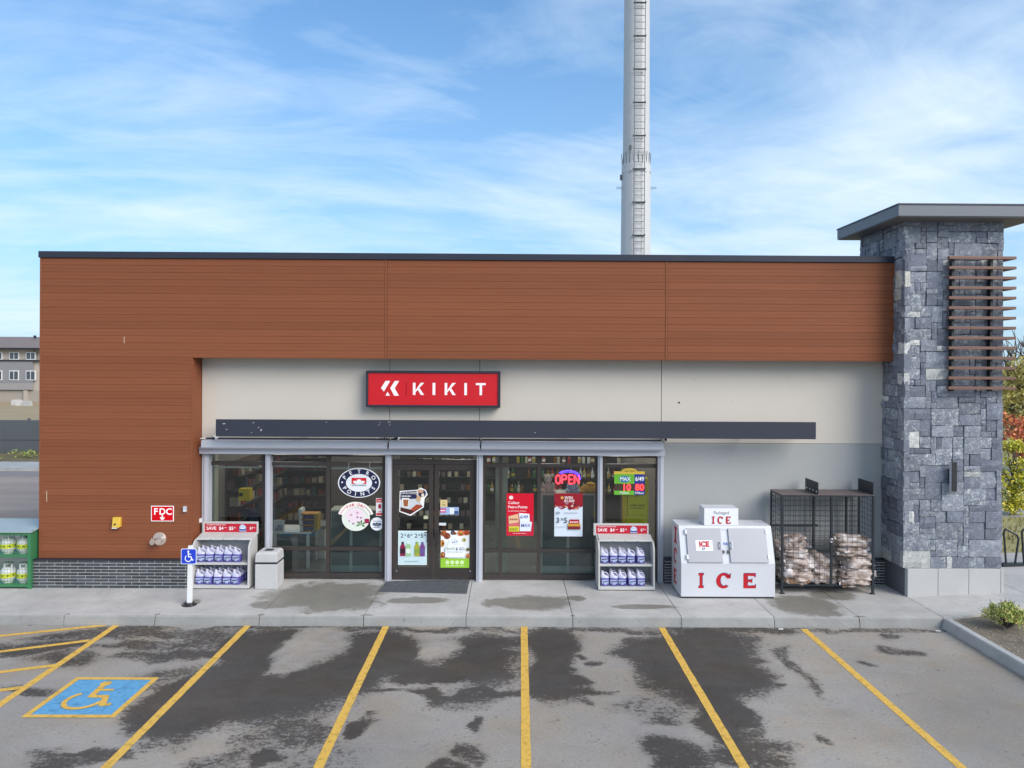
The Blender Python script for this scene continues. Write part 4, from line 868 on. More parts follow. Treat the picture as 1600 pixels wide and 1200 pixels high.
s = sheet_px(791, 771, 834, 837, YP); s.rect(0, 0, 1, .5, 'c4243c'); s.k -= 1; s.rect(0, .5, 1, 1, 'd01830'); s.ell(.17, .90, .08, .045, 'f0d8da', 18); s.text('Collect', .06, .75, .062, 'fbf0f0', .02, align='LEFT'); s.text('Petro-Points', .06, .65, .062, 'fbf0f0', .02, wmax=.86, align='LEFT'); s.text('on all lottery tickets.', .06, .57, .036, 'f4d4d6', .01, wmax=.88, align='LEFT')
s.poly([(.08, .46), (.44, .52), (.46, .24), (.10, .24)], 'e2b890'); s.poly([(.08, .28), (.46, .32), (.46, .22), (.08, .20)], 'd06a6a'); s.rect(.10, .10, .47, .22, 'd8d040'); s.poly([(.46, .54), (.84, .52), (.86, .34), (.50, .32)], 'e8ecf6'); s.poly([(.50, .36), (.94, .33), (.90, .11), (.49, .11)], 'dfe4f2')
s.text('6/49', .65, .41, .075, '2a4a9c', .03, wmax=.28); s.text('MAX', .71, .21, .075, '2a4a9c', .02, wmax=.34); s.text('~LUCKY', .28, .37, .05, 'a85a4a', .02, wmax=.3); s.text('~terms apply in store', .5, .05, .022, 'f0c4c8', wmax=.5)
for k in range(5): s.rect(.14 + k * .06, .12, .17 + k * .06, .19, '9a9a30'); s.k -= 1
s.finish('window_poster', 'red Collect Petro-Points poster in the right shop window', 'poster', 'a01830')
s = sheet_px(866, 771, 910.5, 838, YP); s.poly([(0, .66), (.1, .70), (.25, .62), (.45, .68), (.6, .62), (.8, .64), (1, .70), (1, 1), (0, 1)], '96222e')
for k in range(26):
    a = rr_.uniform(.03, .97); b = .68 + rr_.uniform(-.05, .09); s.ell(a, b, rr_.uniform(.02, .06), rr_.uniform(.012, .03), ('c46a5a', 'd8b0a0', '7a2030', 'b88aa0', '5a2a2a')[k % 5], 8); s.k -= .6
s.k += 1; s.ell(.27, .90, .05, .033, 'e0b050', 12); s.text('WIN', .50, .87, .065, 'f8eeee', .03, wmax=.3); s.text('$5,000', .52, .80, .06, 'f8eeee', .02, wmax=.4)
s.ell(.13, .55, .07, .03, '9aa4b4', 14); s.text('~+  +  +', .6, .54, .025, '9aa4b4', .02, wmax=.5); s.text('3', .12, .32, .12, '2e3448', .02); s.text('/$', .27, .38, .05, '2e3448', .01); s.text('5', .40, .32, .12, '2e3448', .02)
s.rect(.53, .29, .88, .40, 'a83040'); s.rect(.47, .24, .92, .30, 'c8963c'); s.rect(.48, .17, .92, .24, '7a2c34'); s.text('~SNACKS', .70, .32, .045, 'f0d8d0', .02, wmax=.3); s.text('~any three bars', .24, .22, .025, 'aab2c0', wmax=.36)
s.finish('window_poster', 'white and dark red WIN $5,000 poster hanging on the grey shelf back', 'poster', 'd3dce8')
# OPEN sign of glowing tubes
YN = 15.93
M_neon_r = mat('neon_red', (0.9, 0.05, 0.05), 0.4, emit=(1.0, 0.03, 0.05, 2.6)); M_neon_b = mat('neon_blue', (0.1, 0.05, 0.8), 0.4, emit=(0.10, 0.04, 1.0, 2.2))
p0 = at(866, 757, YN); p1 = at(910, 734, YN); neon = empty('open_sign', ((p0.x + p1.x) / 2, YN, p0.z), 'glowing red OPEN sign with a blue arc behind the right shop window', 'neon sign')
def nm(u, v): return (p0.x + (p1.x - p0.x) * u, YN, p0.z + (p1.z - p0.z) * v)
L_ = [[(.05 + .09 + .085 * math.cos(a * math.pi / 8), .34 + .29 * math.sin(a * math.pi / 8)) for a in range(17)],
      [(.28, .06), (.28, .64), (.41, .62), (.44, .50), (.41, .36), (.28, .34)], [(.66, .06), (.52, .06), (.52, .64), (.66, .64)], [(.52, .35), (.64, .35)], [(.72, .06), (.72, .64), (.88, .06), (.88, .64)]]
for q in L_: G().path([nm(*a) for a in q], .017, 6).build('letter_tube', M_neon_r, neon)
G().path([nm(.50 - .40 * math.cos(R(a)), .52 + .42 * math.sin(R(a))) for a in range(38, 181, 9)] + [nm(.93, .35)], .014, 6).build('arc_tube', M_neon_b, neon)
G().path([nm(.50 - .35 * math.cos(R(a)), .50 + .34 * math.sin(R(a))) for a in range(38, 175, 9)], .008, 6).build('arc_tube', M_neon_b, neon)
G().box(p0.x + .02, p1.x - .02, YN + .04, YN + .06, p0.z + .02, p0.z + .24).build('backing', M_black, neon)
# lottery jackpot sign
s = sheet_px(959.5, 741, 1007.5, 773, YG - .06)
s.rect(0, .0, .66, 1, '6ab23c'); s.k -= 1; s.rect(.66, 0, 1, 1, '2c3c8c'); s.rect(.0, .20, .66, .54, '4a3c34'); s.k -= 1; s.rect(.67, .20, .99, .54, '5a2434')
s.ell(.34, .76, .18, .16, '3f7ab0', 16); s.text('MAX', .36, .68, .18, 'eef6e4', .03, wmax=.34); s.text('6/49', .83, .68, .2, 'ffffff', .03, wmax=.28); s.text('Million', .33, .04, .12, 'e8f4da', .02, wmax=.3); s.text('Million', .83, .04, .11, 'f0f0f8', .02, wmax=.28)
lot_ = s.finish('jackpot_sign', 'green and blue lottery jackpot sign with red digits and yellow arch top', 'sign', '3a3c3a', depth=.05)
M_led = mat('red_led', (0.8, 0.03, 0.03), 0.4, emit=(1.0, 0.03, 0.03, 1.8))
for st_, u_ in (('10', .40), ('80', .83)):
    vs, fs = text_geo(st_, .30 * (s.z1 - s.z0), .02); q = s.p(u_, .22); G().add([(q[0] + a, s.Y - .012, q[2] + b) for a, b in vs], fs).build('digits', M_led, lot_)
s2 = sheet_px(959.5, 731.5, 1007.5, 741, YG - .06); AR = [(0, 0), (1, 0), (1, .42), (.78, .45)] + [(.5 + .26 * math.cos(R(a)), .42 + .56 * math.sin(R(a))) for a in range(0, 181, 15)] + [(.22, .45), (0, .42)]
s2.text('Lotto Spot!', .5, .42, .30, '5a4a20', .02, wmax=.36); s2.finish('arch_top', None, None, 'd8b84c', AR, .05, parent=lot_)
s = sheet_px(975, 748, 1013.5, 838, 15.89); s.rect(.13, .38, .93, .74, 'fae23c'); s.rect(.13, .0, .93, .36, 'fae23c'); s.k -= 1; s.rect(.13, .365, .15, .76, '8a6a24'); s.text('Lotto Spot!', .54, .52, .045, '3a3420', .02, wmax=.60); s.text('~playing is fun', .54, .48, .02, '5a5430', .01, wmax=.6)
st = s.finish('lottery_stand', 'tall yellow lottery stand behind the glass at the right', 'stand', 'f0cc38', depth=.3)
q = at(990, 880, 16.1); G().box(s.x0 + .05, s.x1 - .05, 16.0, 16.25, ZS, s.z0).build('base', mat('stand_base', (0.05, 0.05, 0.05), 0.6), st)

# ------------------------------------------------------------------ inside the shop, seen through the glass
M_gond = mat('shelf_back', (0.20, 0.215, 0.21), 0.7, var=0.08, scale=2); M_cream = mat('cream_edge', (0.62, 0.61, 0.54), 0.5); M_kick = mat('pale_kick', (0.42, 0.48, 0.46), 0.6)
def gondola(a, b, top, label, splits, Y=16.15, yb=897):
    x0, x1 = X(a, Y), X(b, Y); zt_ = Z(top, Y)
    o = empty('shelf_unit', ((x0 + x1) / 2, Y, ZS), label, 'shelf unit', 'grey shelf backs facing the shop windows')
    G().box(x0, x1, Y, Y + .03, ZS + .22, zt_ - .04).build('back_panel', M_gond, o); G().box(x0, x1, Y - .01, Y + .5, zt_ - .035, zt_).build('top_shelf', M_cream, o); G().box(x0, x1, Y - .015, Y + .02, ZS + .01, ZS + .215).build('kick_plate', M_kick, o)
    for q in splits: x = X(q, Y); G().box(x - .03, x + .03, Y - .02, Y, ZS + .05, zt_ - .04).build('post', M_cream, o)
    return o, zt_
gA, zA = gondola(515, 600, 798, 'grey shelf back with pale edges in the left shop window', (516, 549, 595))
gC, zC = gondola(844, 931, 771, 'taller grey shelf back with pale top in the right shop window', (846, 887.5, 930))
def plush(px, w, h, col, label, bear=True, Y=16.35):
    x = X(px, Y); z = zC; m = mat('plush_' + col, col, 0.95, var=0.2, scale=14, bump=0.6, bscale=90); o = empty('plush_toy', (x, Y, z), label, 'plush toy', 'plush toys on the shelf top')
    if bear:
        G().blob((x, Y, z + h * .27), (w * .30, .12, h * .28)).build('body', m, o, smooth=True); G().blob((x, Y - .02, z + h * .72), (w * .26, .11, h * .24)).build('head', m, o, smooth=True)
        for sgn in (-1, 1):
            G().blob((x + sgn * w * .22, Y, z + h * .93), (w * .09, .05, h * .09)).build('ear', m, o, smooth=True); G().blob((x + sgn * w * .38, Y - .05, z + h * .13), (w * .16, .15, h * .13)).build('foot', m, o, smooth=True); G().blob((x + sgn * w * .34, Y - .04, z + h * .40), (w * .12, .07, h * .17)).build('arm', m, o, smooth=True)
        G().blob((x, Y - .12, z + h * .66), (w * .11, .05, h * .09)).build('muzzle', m, o, smooth=True)
    else:
        G().blob((x, Y, z + h * .38), (w * .46, .15, h * .40)).build('body', m, o, smooth=True); G().blob((x + w * .05, Y - .02, z + h * .76), (w * .25, .11, h * .24)).build('head', m, o, smooth=True)
        for sgn in (-1, 1): G().blob((x + sgn * w * .38, Y - .08, z + h * .14), (w * .17, .10, h * .14)).build('foot', m, o, smooth=True)
plush(856, .34, .40, 'f0dccf', 'pinkish grey teddy bear sitting on the shelf top left of the others'); plush(894, .30, .36, 'c4dcf4', 'pale blue plush toy under the OPEN sign'); plush(921, .46, .24, 'f4b840', 'flopped orange yellow plush toy at the right of the shelf top', bear=False)
# table with cards and a snack stand on the left
Yt = 16.6; t_x0, t_x1, t_z = X(424, Yt), X(486, Yt), Z(833, Yt)
tb = empty('counter_table', ((t_x0 + t_x1) / 2, Yt, ZS), 'white topped table behind the left shop window', 'table')
G().box(t_x0, t_x1, Yt, Yt + .8, t_z - .04, t_z).build('table_top', M_white, tb)
for x in (t_x0 + .04, t_x1 - .12):
    for y in (Yt + .04, Yt + .7): G().box(x, x + .06, y, y + .06, ZS, t_z - .04).build('leg', M_white, tb)
G().box(t_x0, t_x1, Yt + .3, Yt + .33, ZS + .1, t_z - .06).build('back_panel', M_gond, tb)
x = X(481, Yt); sn = empty('snack_stand', (x, Yt + .2, t_z), 'orange and white tiered snack stand on the white table', 'display stand')
M_or = mat('stand_orange', hexc('d08a34'), 0.6); M_dkp = mat('snack_packs', hexc('39406a'), 0.5, var=.4, scale=16)
hz = Z(798, Yt) - t_z
G().prism([(x - .20, Yt + .05, t_z), (x - .12, Yt + .05, t_z), (x - .17, Yt + .05, t_z + hz), (x - .24, Yt + .05, t_z + hz)], (0, .3, 0)).build('side_panel', M_white, sn)
G().prism([(x + .12, Yt + .05, t_z), (x + .20, Yt + .05, t_z), (x + .22, Yt + .05, t_z + hz * .8), (x + .14, Yt + .05, t_z + hz * .8)], (0, .3, 0)).build('side_panel', mat('stand_yellow', hexc('b89a3a'), .6), sn)
for k in range(4): G().box(x - .19 + .0 * k, x + .16, Yt + .03, Yt + .33, t_z + hz * (.02 + .25 * k), t_z + hz * (.06 + .25 * k)).build('shelf', M_or, sn)
for k in range(3): G().box(x - .11, x + .13, Yt + .06, Yt + .3, t_z + hz * (.07 + .25 * k), t_z + hz * (.22 + .25 * k)).build('snack_row', M_dkp, sn)
s = Sheet(X(426, Yt), X(443, Yt), t_z + .002, t_z + .27, Yt + .06)
for k in range(5): s.poly([(.1 + .16 * k, .05), (.2 + .16 * k, .05), (.5 + .08 * k, .6), (.45 + .08 * k, .6)], '6a6a78'); s.k -= 1
s.finish('display_card', 'white printed card standing on the white table', 'card', 'd8dade', depth=.02)
s = sheet_px(373, 764, 390, 782.5, 16.4); s.rect(.02, .38, .38, .66, '3a3a28'); o = s.finish('hanging_box', 'yellow box hanging behind the far left window pane', 'box', 'dcb820', depth=.2)
def chair(px, col, label):
    Y = 17.0; x = X(px, Y); o = empty('stool', (x, Y, ZS), label, 'chair'); m = mat('seat_' + col, col, .6); G().box(x - .24, x + .24, Y, Y + .42, ZS + .78, ZS + .84).build('seat', m, o, bevel=.02); G().box(x - .24, x + .24, Y + .38, Y + .44, ZS + .86, ZS + 1.25).build('backrest', m, o, bevel=.02)
    for a in (-.2, .2):
        for b in (.04, .38): G().tube((x + a, Y + b, ZS), (x + a * .9, Y + b, ZS + .78), .016, 6).build('leg', M_chrome, o)
chair(382, '2c3c5c', 'navy stool with metal legs behind the far left pane'); chair(408, '1c1c24', 'black stool beside the navy stool behind the glass')
# freezer cabinet with a price tag, back wall shelves with bottles
o = empty('chest_freezer', (X(450, 17.4), 17.4, ZS), 'pale low freezer on the shop floor behind the left window', 'freezer')
G().box(X(480, 17.4), X(508, 17.4), 17.4, 18.0, ZS, ZS + .75).build('body', M_white, o, bevel=.02); G().box(X(479, 17.4), X(509, 17.4), 17.38, 18.02, ZS + .755, ZS + .83).build('lid', M_gond, o, bevel=.01)
BOT = [mat('bottle_amber', (0.22, 0.09, 0.02), .15), mat('bottle_pale', (0.55, 0.52, 0.42), .25), mat('bottle_red', (0.42, 0.03, 0.03), .3), mat('bottle_gold', (0.5, 0.36, 0.06), .3), mat('bottle_green', (0.06, 0.16, 0.06), .2), mat('bottle_white', (0.7, 0.7, 0.7), .4)]
bm_meshes = [G().lathe((0, 0, 0), [(.045, 0), (.05, .01), (.05, .18), (.018, .25), (.018, .31), (.022, .31), (.022, .34)], 8).mesh('bottle', q) for q in BOT]
cap_m = [G().box(-.052, .052, -.052, -.049, .05, .14).mesh('bottle_label', q) for q in (flat('d8d0b8'), flat('b8a040'), flat('e8e8ea'))]
Yb = 21.6
ws = empty('wall_shelves', (X(850, Yb), Yb, ZS), 'dark back wall shelves lined with bottles behind the right window', 'shelves')
M_shelf = mat('dark_shelf', (0.05, 0.045, 0.042), 0.6)
bxs = (X(758, Yb), X(1025, Yb)); G().box(bxs[0], bxs[1], Yb + .35, Yb + .4, ZS, 3.4).build('back_panel', mat('shelf_backing', (0.10, 0.085, 0.08), .8), ws)
for k, zz in enumerate((1.10, 1.55, 2.0, 2.45, 2.9)):
    G().box(bxs[0], bxs[1], Yb, Yb + .35, zz - .03, zz).build('shelf', M_shelf, ws)
    x = bxs[0] + .1
    while x < bxs[1] - .1:
        if rnd.random() < .72:
            i = rnd.randrange(6); ob = bpy.data.objects.new('bottle', bm_meshes[i]); link(ob, None, (x, Yb + .10, zz + .001)); ob.scale = (1, 1, rnd.uniform(.85, 1.05)); tag(ob, 'small bottle on the back wall shelves seen through the right window', 'bottle', 'bottles on the back wall shelves')
            if rnd.random() < .6: lb = bpy.data.objects.new('label', cap_m[rnd.randrange(3)]); C.objects.link(lb); lb.parent = ob
        x += rnd.uniform(.10, .17) if rnd.random() < .9 else .35
M_cool = mat('cooler_glass', (0.05, 0.06, 0.065), .2)
o = empty('goods_shelf', (ix0 + .2, 19, ZS), 'added red brown goods shelf behind the far left window, standing in for a reflection', 'shelf unit')  # added shelf, its red-brown goods stand in for a reflection in the pane
G().box(ix0 + .01, ix0 + .05, 16.9, 21.6, ZS, 2.6).build('back_panel', mat('goods_back', (0.12, 0.07, 0.06), .8), o)
for k in range(6):
    zz = .5 + .36 * k; G().box(ix0 + .05, ix0 + .36, 16.9, 21.6, zz - .025, zz).build('shelf', M_shelf, o); y = 17.0
    while y < 21.5:
        if rnd.random() < .8: w_, h_ = rnd.uniform(.06, .10), rnd.uniform(.10, .25); G().box(ix0 + .10, ix0 + .30, y - w_, y + w_, zz + .001, zz + h_).build('goods', flat(('7a2a2a', '5a4a44', '8a7a6a', '34444a', 'a89a88', '6a3a2a', '8a2c30')[rnd.randrange(7)]), o)
        y += .24
for px0, px1, Yq, lab in ((430, 512, 20.4, 'dark tall shelf of goods deep inside behind the white table'),):
    o = empty('goods_shelf', (X(px0, Yq), Yq, ZS), lab, 'shelf unit'); xa, xb = X(px0, Yq), X(px1, Yq); G().box(xa, xb, Yq + .3, Yq + .35, ZS, 2.5).build('back_panel', mat('goods_back', (0.12, 0.07, 0.06), .8), o)
    for k in range(6):
        zz = .5 + .36 * k; G().box(xa, xb, Yq, Yq + .3, zz - .025, zz).build('shelf', M_shelf, o); x = xa + .08
        for c in range(int((xb - xa - .1) / .17)):
            w_, h_ = rnd.uniform(.05, .08), rnd.uniform(.10, .24)
            if rnd.random() < .8: G().box(x - w_, x + w_, Yq + .04, Yq + .2, zz + .001, zz + h_).build('goods', flat(('7a2a2a', '5a4a44', '8a7a6a', '34444a', 'a89a88', '6a3a2a')[rnd.randrange(6)]), o)
            x += .17
Yd = 19.6
cs = empty('aisle_shelf', (X(680, Yd), Yd, ZS), 'aisle shelf of small packets seen through the entrance doors', 'shelf unit')
G().box(X(622, Yd), X(738, Yd), Yd + .3, Yd + .35, ZS, 2.6).build('back_panel', M_shelf, cs)
pk = [G().box(-.05, .05, -.06, .06, 0, .13).mesh('packet', flat(q)) for q in ('b8a890', '8a5a3a', 'c8c0b0', '7a6a6a')]
for k in range(6):
    zz = .45 + .36 * k; G().box(X(622, Yd), X(738, Yd), Yd, Yd + .3, zz - .025, zz).build('shelf', M_shelf, cs); x = X(624, Yd) + .06
    while x < X(736, Yd) - .06:
        if rnd.random() < .75: ob = bpy.data.objects.new('packet', pk[rnd.randrange(4)]); link(ob, None, (x, Yd + .09, zz + .001)); tag(ob, 'small packet on the aisle shelf behind the entrance doors', 'packet', 'packets on the aisle shelf')
        x += rnd.uniform(.12, .2)

# ------------------------------------------------------------------ racks of washer fluid, bin, mat, sign post
M_rack = mat('rack_white', (0.52, 0.51, 0.49), 0.5, var=0.06, scale=3, dirt=0.2)
M_rackd = mat('rack_back', (0.42, 0.42, 0.43), 0.6, var=.1, scale=4)
M_jug = mat('jug_plastic', (0.50, 0.50, 0.64), 0.35, var=0.05, scale=6, spec=.6, world=False); M_fluid = mat('jug_fluid', (0.085, 0.075, 0.33), 0.3, var=0.12, scale=5, spec=.6, world=False)
M_lab = mat('jug_label', (0.38, 0.43, 0.64), 0.4, world=False); M_labd = mat('jug_label_dark', (0.03, 0.035, 0.12), 0.4, world=False); M_jcap = mat('jug_cap', (0.62, 0.60, 0.70), 0.4)
JW, JD, JH = .182, .15, .30
def make_jug():
    root = empty('washer_jug', (0, 0, 0))
    def ring(z, w, d, n=12, cx=0.0, p=.5):
        sg = lambda x: math.copysign(abs(x) ** p, x)
        return [(cx + w / 2 * sg(math.cos(2 * math.pi * i / n)), d / 2 * sg(math.sin(2 * math.pi * i / n)), z) for i in range(n)]
    def loft(rings, m, name, parent):
        g = G(); n = len(rings[0]); vs = sum(rings, []); fs = [(j * n + i, j * n + (i + 1) % n, (j + 1) * n + (i + 1) % n, (j + 1) * n + i) for j in range(len(rings) - 1) for i in range(n)]
        fs += [tuple(range(n - 1, -1, -1)), tuple(range((len(rings) - 1) * n, len(rings) * n))]; g.add(vs, fs); return g.build(name, m, parent, smooth=True)
    loft([ring(0, JW * .94, JD * .94), ring(.008, JW, JD), ring(.14, JW, JD), ring(.165, JW * .97, JD * .97)], M_fluid, 'lower_body', root)
    loft([ring(.165, JW * .97, JD * .97), ring(.19, JW * .99, JD), ring(.212, JW * .72, JD * .80, cx=-.024), ring(.240, JW * .40, JD * .55, cx=-.045), ring(.272, .05, .05, cx=-.05, p=1), ring(.285, .042, .042, cx=-.05, p=1)], M_jug, 'shoulder', root)
    G().path([(-.035, 0, .262), (.010, 0, .274), (.052, 0, .254), (.080, 0, .210), (.082, 0, .18)], .013, 8).build('handle', M_jug, root, smooth=True)
    G().tube((-.05, 0, .285), (-.05, 0, .308), .027, 12).build('cap', M_jcap, root)
    lb = G().box(-JW * .40, JW * .40, -JD / 2 - .003, -JD / 2 + .004, .03, .135).build('label', M_lab, root)
    g = G(); y = -JD / 2 - .0045
    g.poly([(-.06, y, .075), (.07, y, .095), (.07, y, .118), (.02, y, .105), (-.06, y, .10)]); g.poly([(-.07, y, .033), (-.02, y, .033), (-.03, y, .06), (-.07, y, .055)]); g.poly([(.03, y, .033), (.07, y, .033), (.07, y, .062), (.035, y, .05)])
    g.build('label_print', M_labd, lb)
    return root
jug0 = make_jug(); jug_used = [False]
ORD = ['first', 'second', 'third', 'fourth', 'fifth', 'sixth']
def place_jug(x, y, z, label, rz=0.0):
    if not jug_used[0]: o = jug0; jug_used[0] = True
    else: o = copy_tree(jug0, (0, 0, 0))
    o.location = (x, y, z); o.rotation_euler = (0, 0, rz); o['label'] = label; o['category'] = 'jug'; o['group'] = 'washer fluid jugs on the racks'
def fluid_rack(pxl, pxr, pyb, zhead, hx0, hx1, label, where, extra):
    Y = 15.05; x0, x1 = X(pxl, Y, 900), X(pxr, Y, 900); yb_ = 15.56; w = x1 - x0
    root = empty('washer_fluid_rack', ((x0 + x1) / 2, Y, ZS), label, 'rack', 'washer fluid racks on the sidewalk')
    zt_ = ZS + 1.04
    prof = [(Y + .0, ZS + .02), (Y + .02, ZS + .80)] + [(Y + .02 + .22 * (1 - math.cos(R(a))) , ZS + .80 + .22 * math.sin(R(a)) + .0) for a in range(15, 91, 15)] + [(yb_, ZS + 1.08), (yb_, ZS + .02)]
    for a in (x0, x1 - .035): G().prism([(a, y, z) for y, z in prof], (.035, 0, 0)).build('side_panel', M_rack, root, bevel=.004)
    G().box(x0 + .035, x1 - .035, yb_ - .03, yb_, ZS + .02, ZS + 1.0).build('back_panel', M_rackd, root)
    G().box(x0 - .0, x1, Y + .03, yb_ - .0, ZS, ZS + .02).build('foot_rail', M_black, root)
    G().box(x0 + .035, x1 - .035, Y - .005, yb_ - .03, ZS + .02, ZS + .085).build('base_shelf', M_rack, root, bevel=.004)
    G().box(x0 + .035, x1 - .035, Y + .06, yb_ - .03, ZS + .50, ZS + .545).build('middle_shelf', M_rack, root, bevel=.004)
    G().prism([(x0 + .035, Y + .18, ZS + 1.0), (x0 + .035, Y + .19, ZS + 1.035), (x0 + .035, yb_ - .02, ZS + 1.10), (x0 + .035, yb_ - .02, ZS + 1.065)], (w - .07, 0, 0)).build('top_panel', M_rack, root, bevel=.004)
    g = G()
    for k in range(3): g.tube((x0 + w * (.28 + .22 * k), Y + .17, ZS + 1.012), (x0 + w * (.28 + .22 * k), Y + .185, ZS + 1.012), .012, 8)
    g.build('latch', M_chrome, root)
    # header board
    a, b = at(hx0, 838, yb_ - .04), at(hx1, zhead, yb_ - .04)
    hd = G().box(a.x, b.x, yb_ - .035, yb_ + .01, ZS + 1.06, b.z).build('header_board', M_rack, root, bevel=.004)
    s = Sheet(a.x + .055, b.x - .03, ZS + 1.10, b.z - .04, yb_ - .036)
    s.text('Windshield Washer Fluid', .03, .80, .15, 'f6e4e6', .015, wmax=.52, align='LEFT'); s.text('SAVE', .03, .28, .36, 'fdf4f4', .03, align='LEFT', wmax=.23); s.text('$4', .315, .28, .36, 'fdf4f4', .03, wmax=.09)
    s.text('~or', .41, .48, .10, 'f0c4c8', wmax=.07); s.text('$5', .51, .28, .36, 'fdf4f4', .03, wmax=.09); s.text('00', .58, .46, .16, 'f6e4e6', .02, wmax=.05); s.text('$7', .90, .34, .28, 'f6e4e6', .03, wmax=.08); s.text('99', .96, .46, .13, 'f6e4e6', .02, wmax=.05)
    s.poly([(.67, .10), (.67, .62), (.70, .88), (.73, .95), (.78, .80), (.80, .60), (.80, .10)], 'b9c4da'); s.rect(.675, .18, .795, .50, '4a5c98'); s.rect(.69, .40, .78, .52, 'e4e8f0')
    o = s.finish('price_card', None, None, 'b82a3a', depth=.004, parent=hd)
    for lvl, (zs_, n, y0) in enumerate(((ZS + .086, 5, Y + .115), (ZS + .546, 5, Y + .175))):
        for r in range(3 if lvl == 0 else 2):
            off = .0
            for i in range(n + (1 if extra and lvl == 0 and r == 1 else 0)):
                x = x0 + .145 + i * .192 + r * .012 + rnd.uniform(-.006, .006)
                if x > x1 - .14 or (r > 0 and rnd.random() < .12): continue
                place_jug(x, y0 + r * .160 + rnd.uniform(-.008, .008), zs_, '%s washer fluid jug from left, %s row, %s shelf, rack %s' % (ORD[i], ('front', 'second', 'back')[r], ('lower', 'upper')[lvl], where), rnd.uniform(-.22, .22))
    return root
fluid_rack(298.5, 389, 921, 815.5, 316, 403, 'white washer fluid rack beside the pale waste bin', 'by the bin', True)
fluid_rack(935, 1023.5, 921, 818.5, 927.5, 1013.5, 'white washer fluid rack beside the ice chest', 'by the ice chest', True)

# waste bin
Yv = 15.05; x0, x1 = X(398, Yv, 900), X(433, Yv, 900); yb_ = Yv + .46
bn = empty('waste_bin', ((x0 + x1) / 2, Yv, ZS), 'square pale grey concrete waste bin with a dark band under its lid', 'waste bin')
M_bin = mat('bin_grey', (0.50, 0.49, 0.49), 0.75, var=.08, scale=8, bump=.3, bscale=90, dirt=.1)
G().box(x0, x1, Yv, yb_, ZS, ZS + .53).build('body', M_bin, bn, bevel=.02, seg=3); G().box(x0 + .012, x1 - .012, Yv + .012, yb_ - .012, ZS + .53, ZS + .57).build('band', M_fas, bn)
g = G().prism([(x0 - .003, Yv - .003, ZS + .57), (x0 + .012, Yv + .012, ZS + .745), (x0 + .06, Yv + .06, ZS + .775), (x1 - .06, Yv + .06, ZS + .775), (x1 - .012, Yv + .012, ZS + .745), (x1 + .003, Yv - .003, ZS + .57)], (0, .001, 0))
def frust(rings, m, name, parent, bevel=0):
    g = G(); vs = []; fs = []
    for (a, b, c, d, z) in rings: vs += [(a, c, z), (b, c, z), (b, d, z), (a, d, z)]
    for j in range(len(rings) - 1): fs += [(j * 4 + i, j * 4 + (i + 1) % 4, (j + 1) * 4 + (i + 1) % 4, (j + 1) * 4 + i) for i in range(4)]
    fs += [(3, 2, 1, 0), tuple(len(vs) - 4 + i for i in range(4))]; g.add(vs, fs); return g.build(name, m, parent, bevel=bevel)
lid = frust([(x0, x1, Yv, yb_, ZS + .57), (x0 + .01, x1 - .01, Yv + .01, yb_ - .01, ZS + .745), (x0 + .05, x1 - .05, Yv + .05, yb_ - .05, ZS + .785)], M_bin, 'lid', bn, .012)
G().box(x0 + .15, x1 - .15, Yv + .13, Yv + .31, ZS + .781, ZS + .788).build('opening', M_black, lid)

# door mat
pa_, pb_, pc_, pd_ = gnd(603, 909, ZS), gnd(734, 907, ZS), gnd(729, 928, ZS), gnd(592, 925, ZS)
g = G(); K = 26; vs = []
for j in range(9):
    for i in range(K + 1):
        p = pa_.lerp(pb_, i / K).lerp(pd_.lerp(pc_, i / K), j / 8); vs.append((p.x, p.y, ZS + .014 + .012 * abs(mnoise.noise(Vector((i * .5, j * .6, 3))))))
vs2 = [(x, y, ZS + .002) for x, y, z in vs]; m_ = K + 1; fs = [(j * m_ + i, j * m_ + i + 1, (j + 1) * m_ + i + 1, (j + 1) * m_ + i) for j in range(8) for i in range(K)]
n = len(vs); rim = [i for i in range(m_)] + [j * m_ + K for j in range(1, 9)] + [8 * m_ + i for i in range(K - 1, -1, -1)] + [j * m_ for j in range(7, 0, -1)]
fs += [(rim[i], rim[(i + 1) % len(rim)], n + rim[(i + 1) % len(rim)], n + rim[i]) for i in range(len(rim))]
tag(G().add(vs + vs2, fs).build('door_mat', mat('mat_grey', (0.085, 0.09, 0.10), 0.95, var=.55, scale=9, bump=1.0, bscale=60), smooth=False), 'dark grey ribbed door mat lying before the entrance', 'mat')

# accessible parking sign
YA = 13.98; pb0 = gnd(295, 946, ZS); YA = pb0.y
post = empty('parking_sign', (pb0.x, YA, ZS), 'blue wheelchair parking sign on a white post at the kerb', 'sign')
tp = at(297, 853, YA)
d = (tp - Vector((pb0.x, YA, ZS + .02))); w = .044
def pz(t): return Vector((pb0.x, YA, ZS + .02)) + d * t
G().prism([pz(0) + Vector((-w, 0, 0)), pz(0) + Vector((w, 0, 0)), pz(1) + Vector((w, 0, 0)), pz(1) + Vector((-w, 0, 0))], (0, .07, 0)).build('post', M_white, post, bevel=.006)
G().lathe((pb0.x, YA + .03, ZS), [(.14, 0), (.14, .012), (.09, .03), (.085, .05)], 18).build('base', M_black, post)
for a in range(4): q = R(45 + 90 * a); G().tube((pb0.x + .11 * math.cos(q), YA + .03 + .11 * math.sin(q), ZS + .012), (pb0.x + .11 * math.cos(q), YA + .03 + .11 * math.sin(q), ZS + .03), .014, 6).build('bolt', M_chrome, post)
s = sheet_px(282.7, 857.3, 307, 881.5, YA - .012); RC = []
for (cx_, cy_, a0) in ((.90, .90, 0), (.10, .90, 90), (.10, .10, 180), (.90, .10, 270)): RC += [(cx_ + .10 * math.cos(R(a0 + 30 * k)), cy_ + .10 * math.sin(R(a0 + 30 * k))) for k in range(4)]
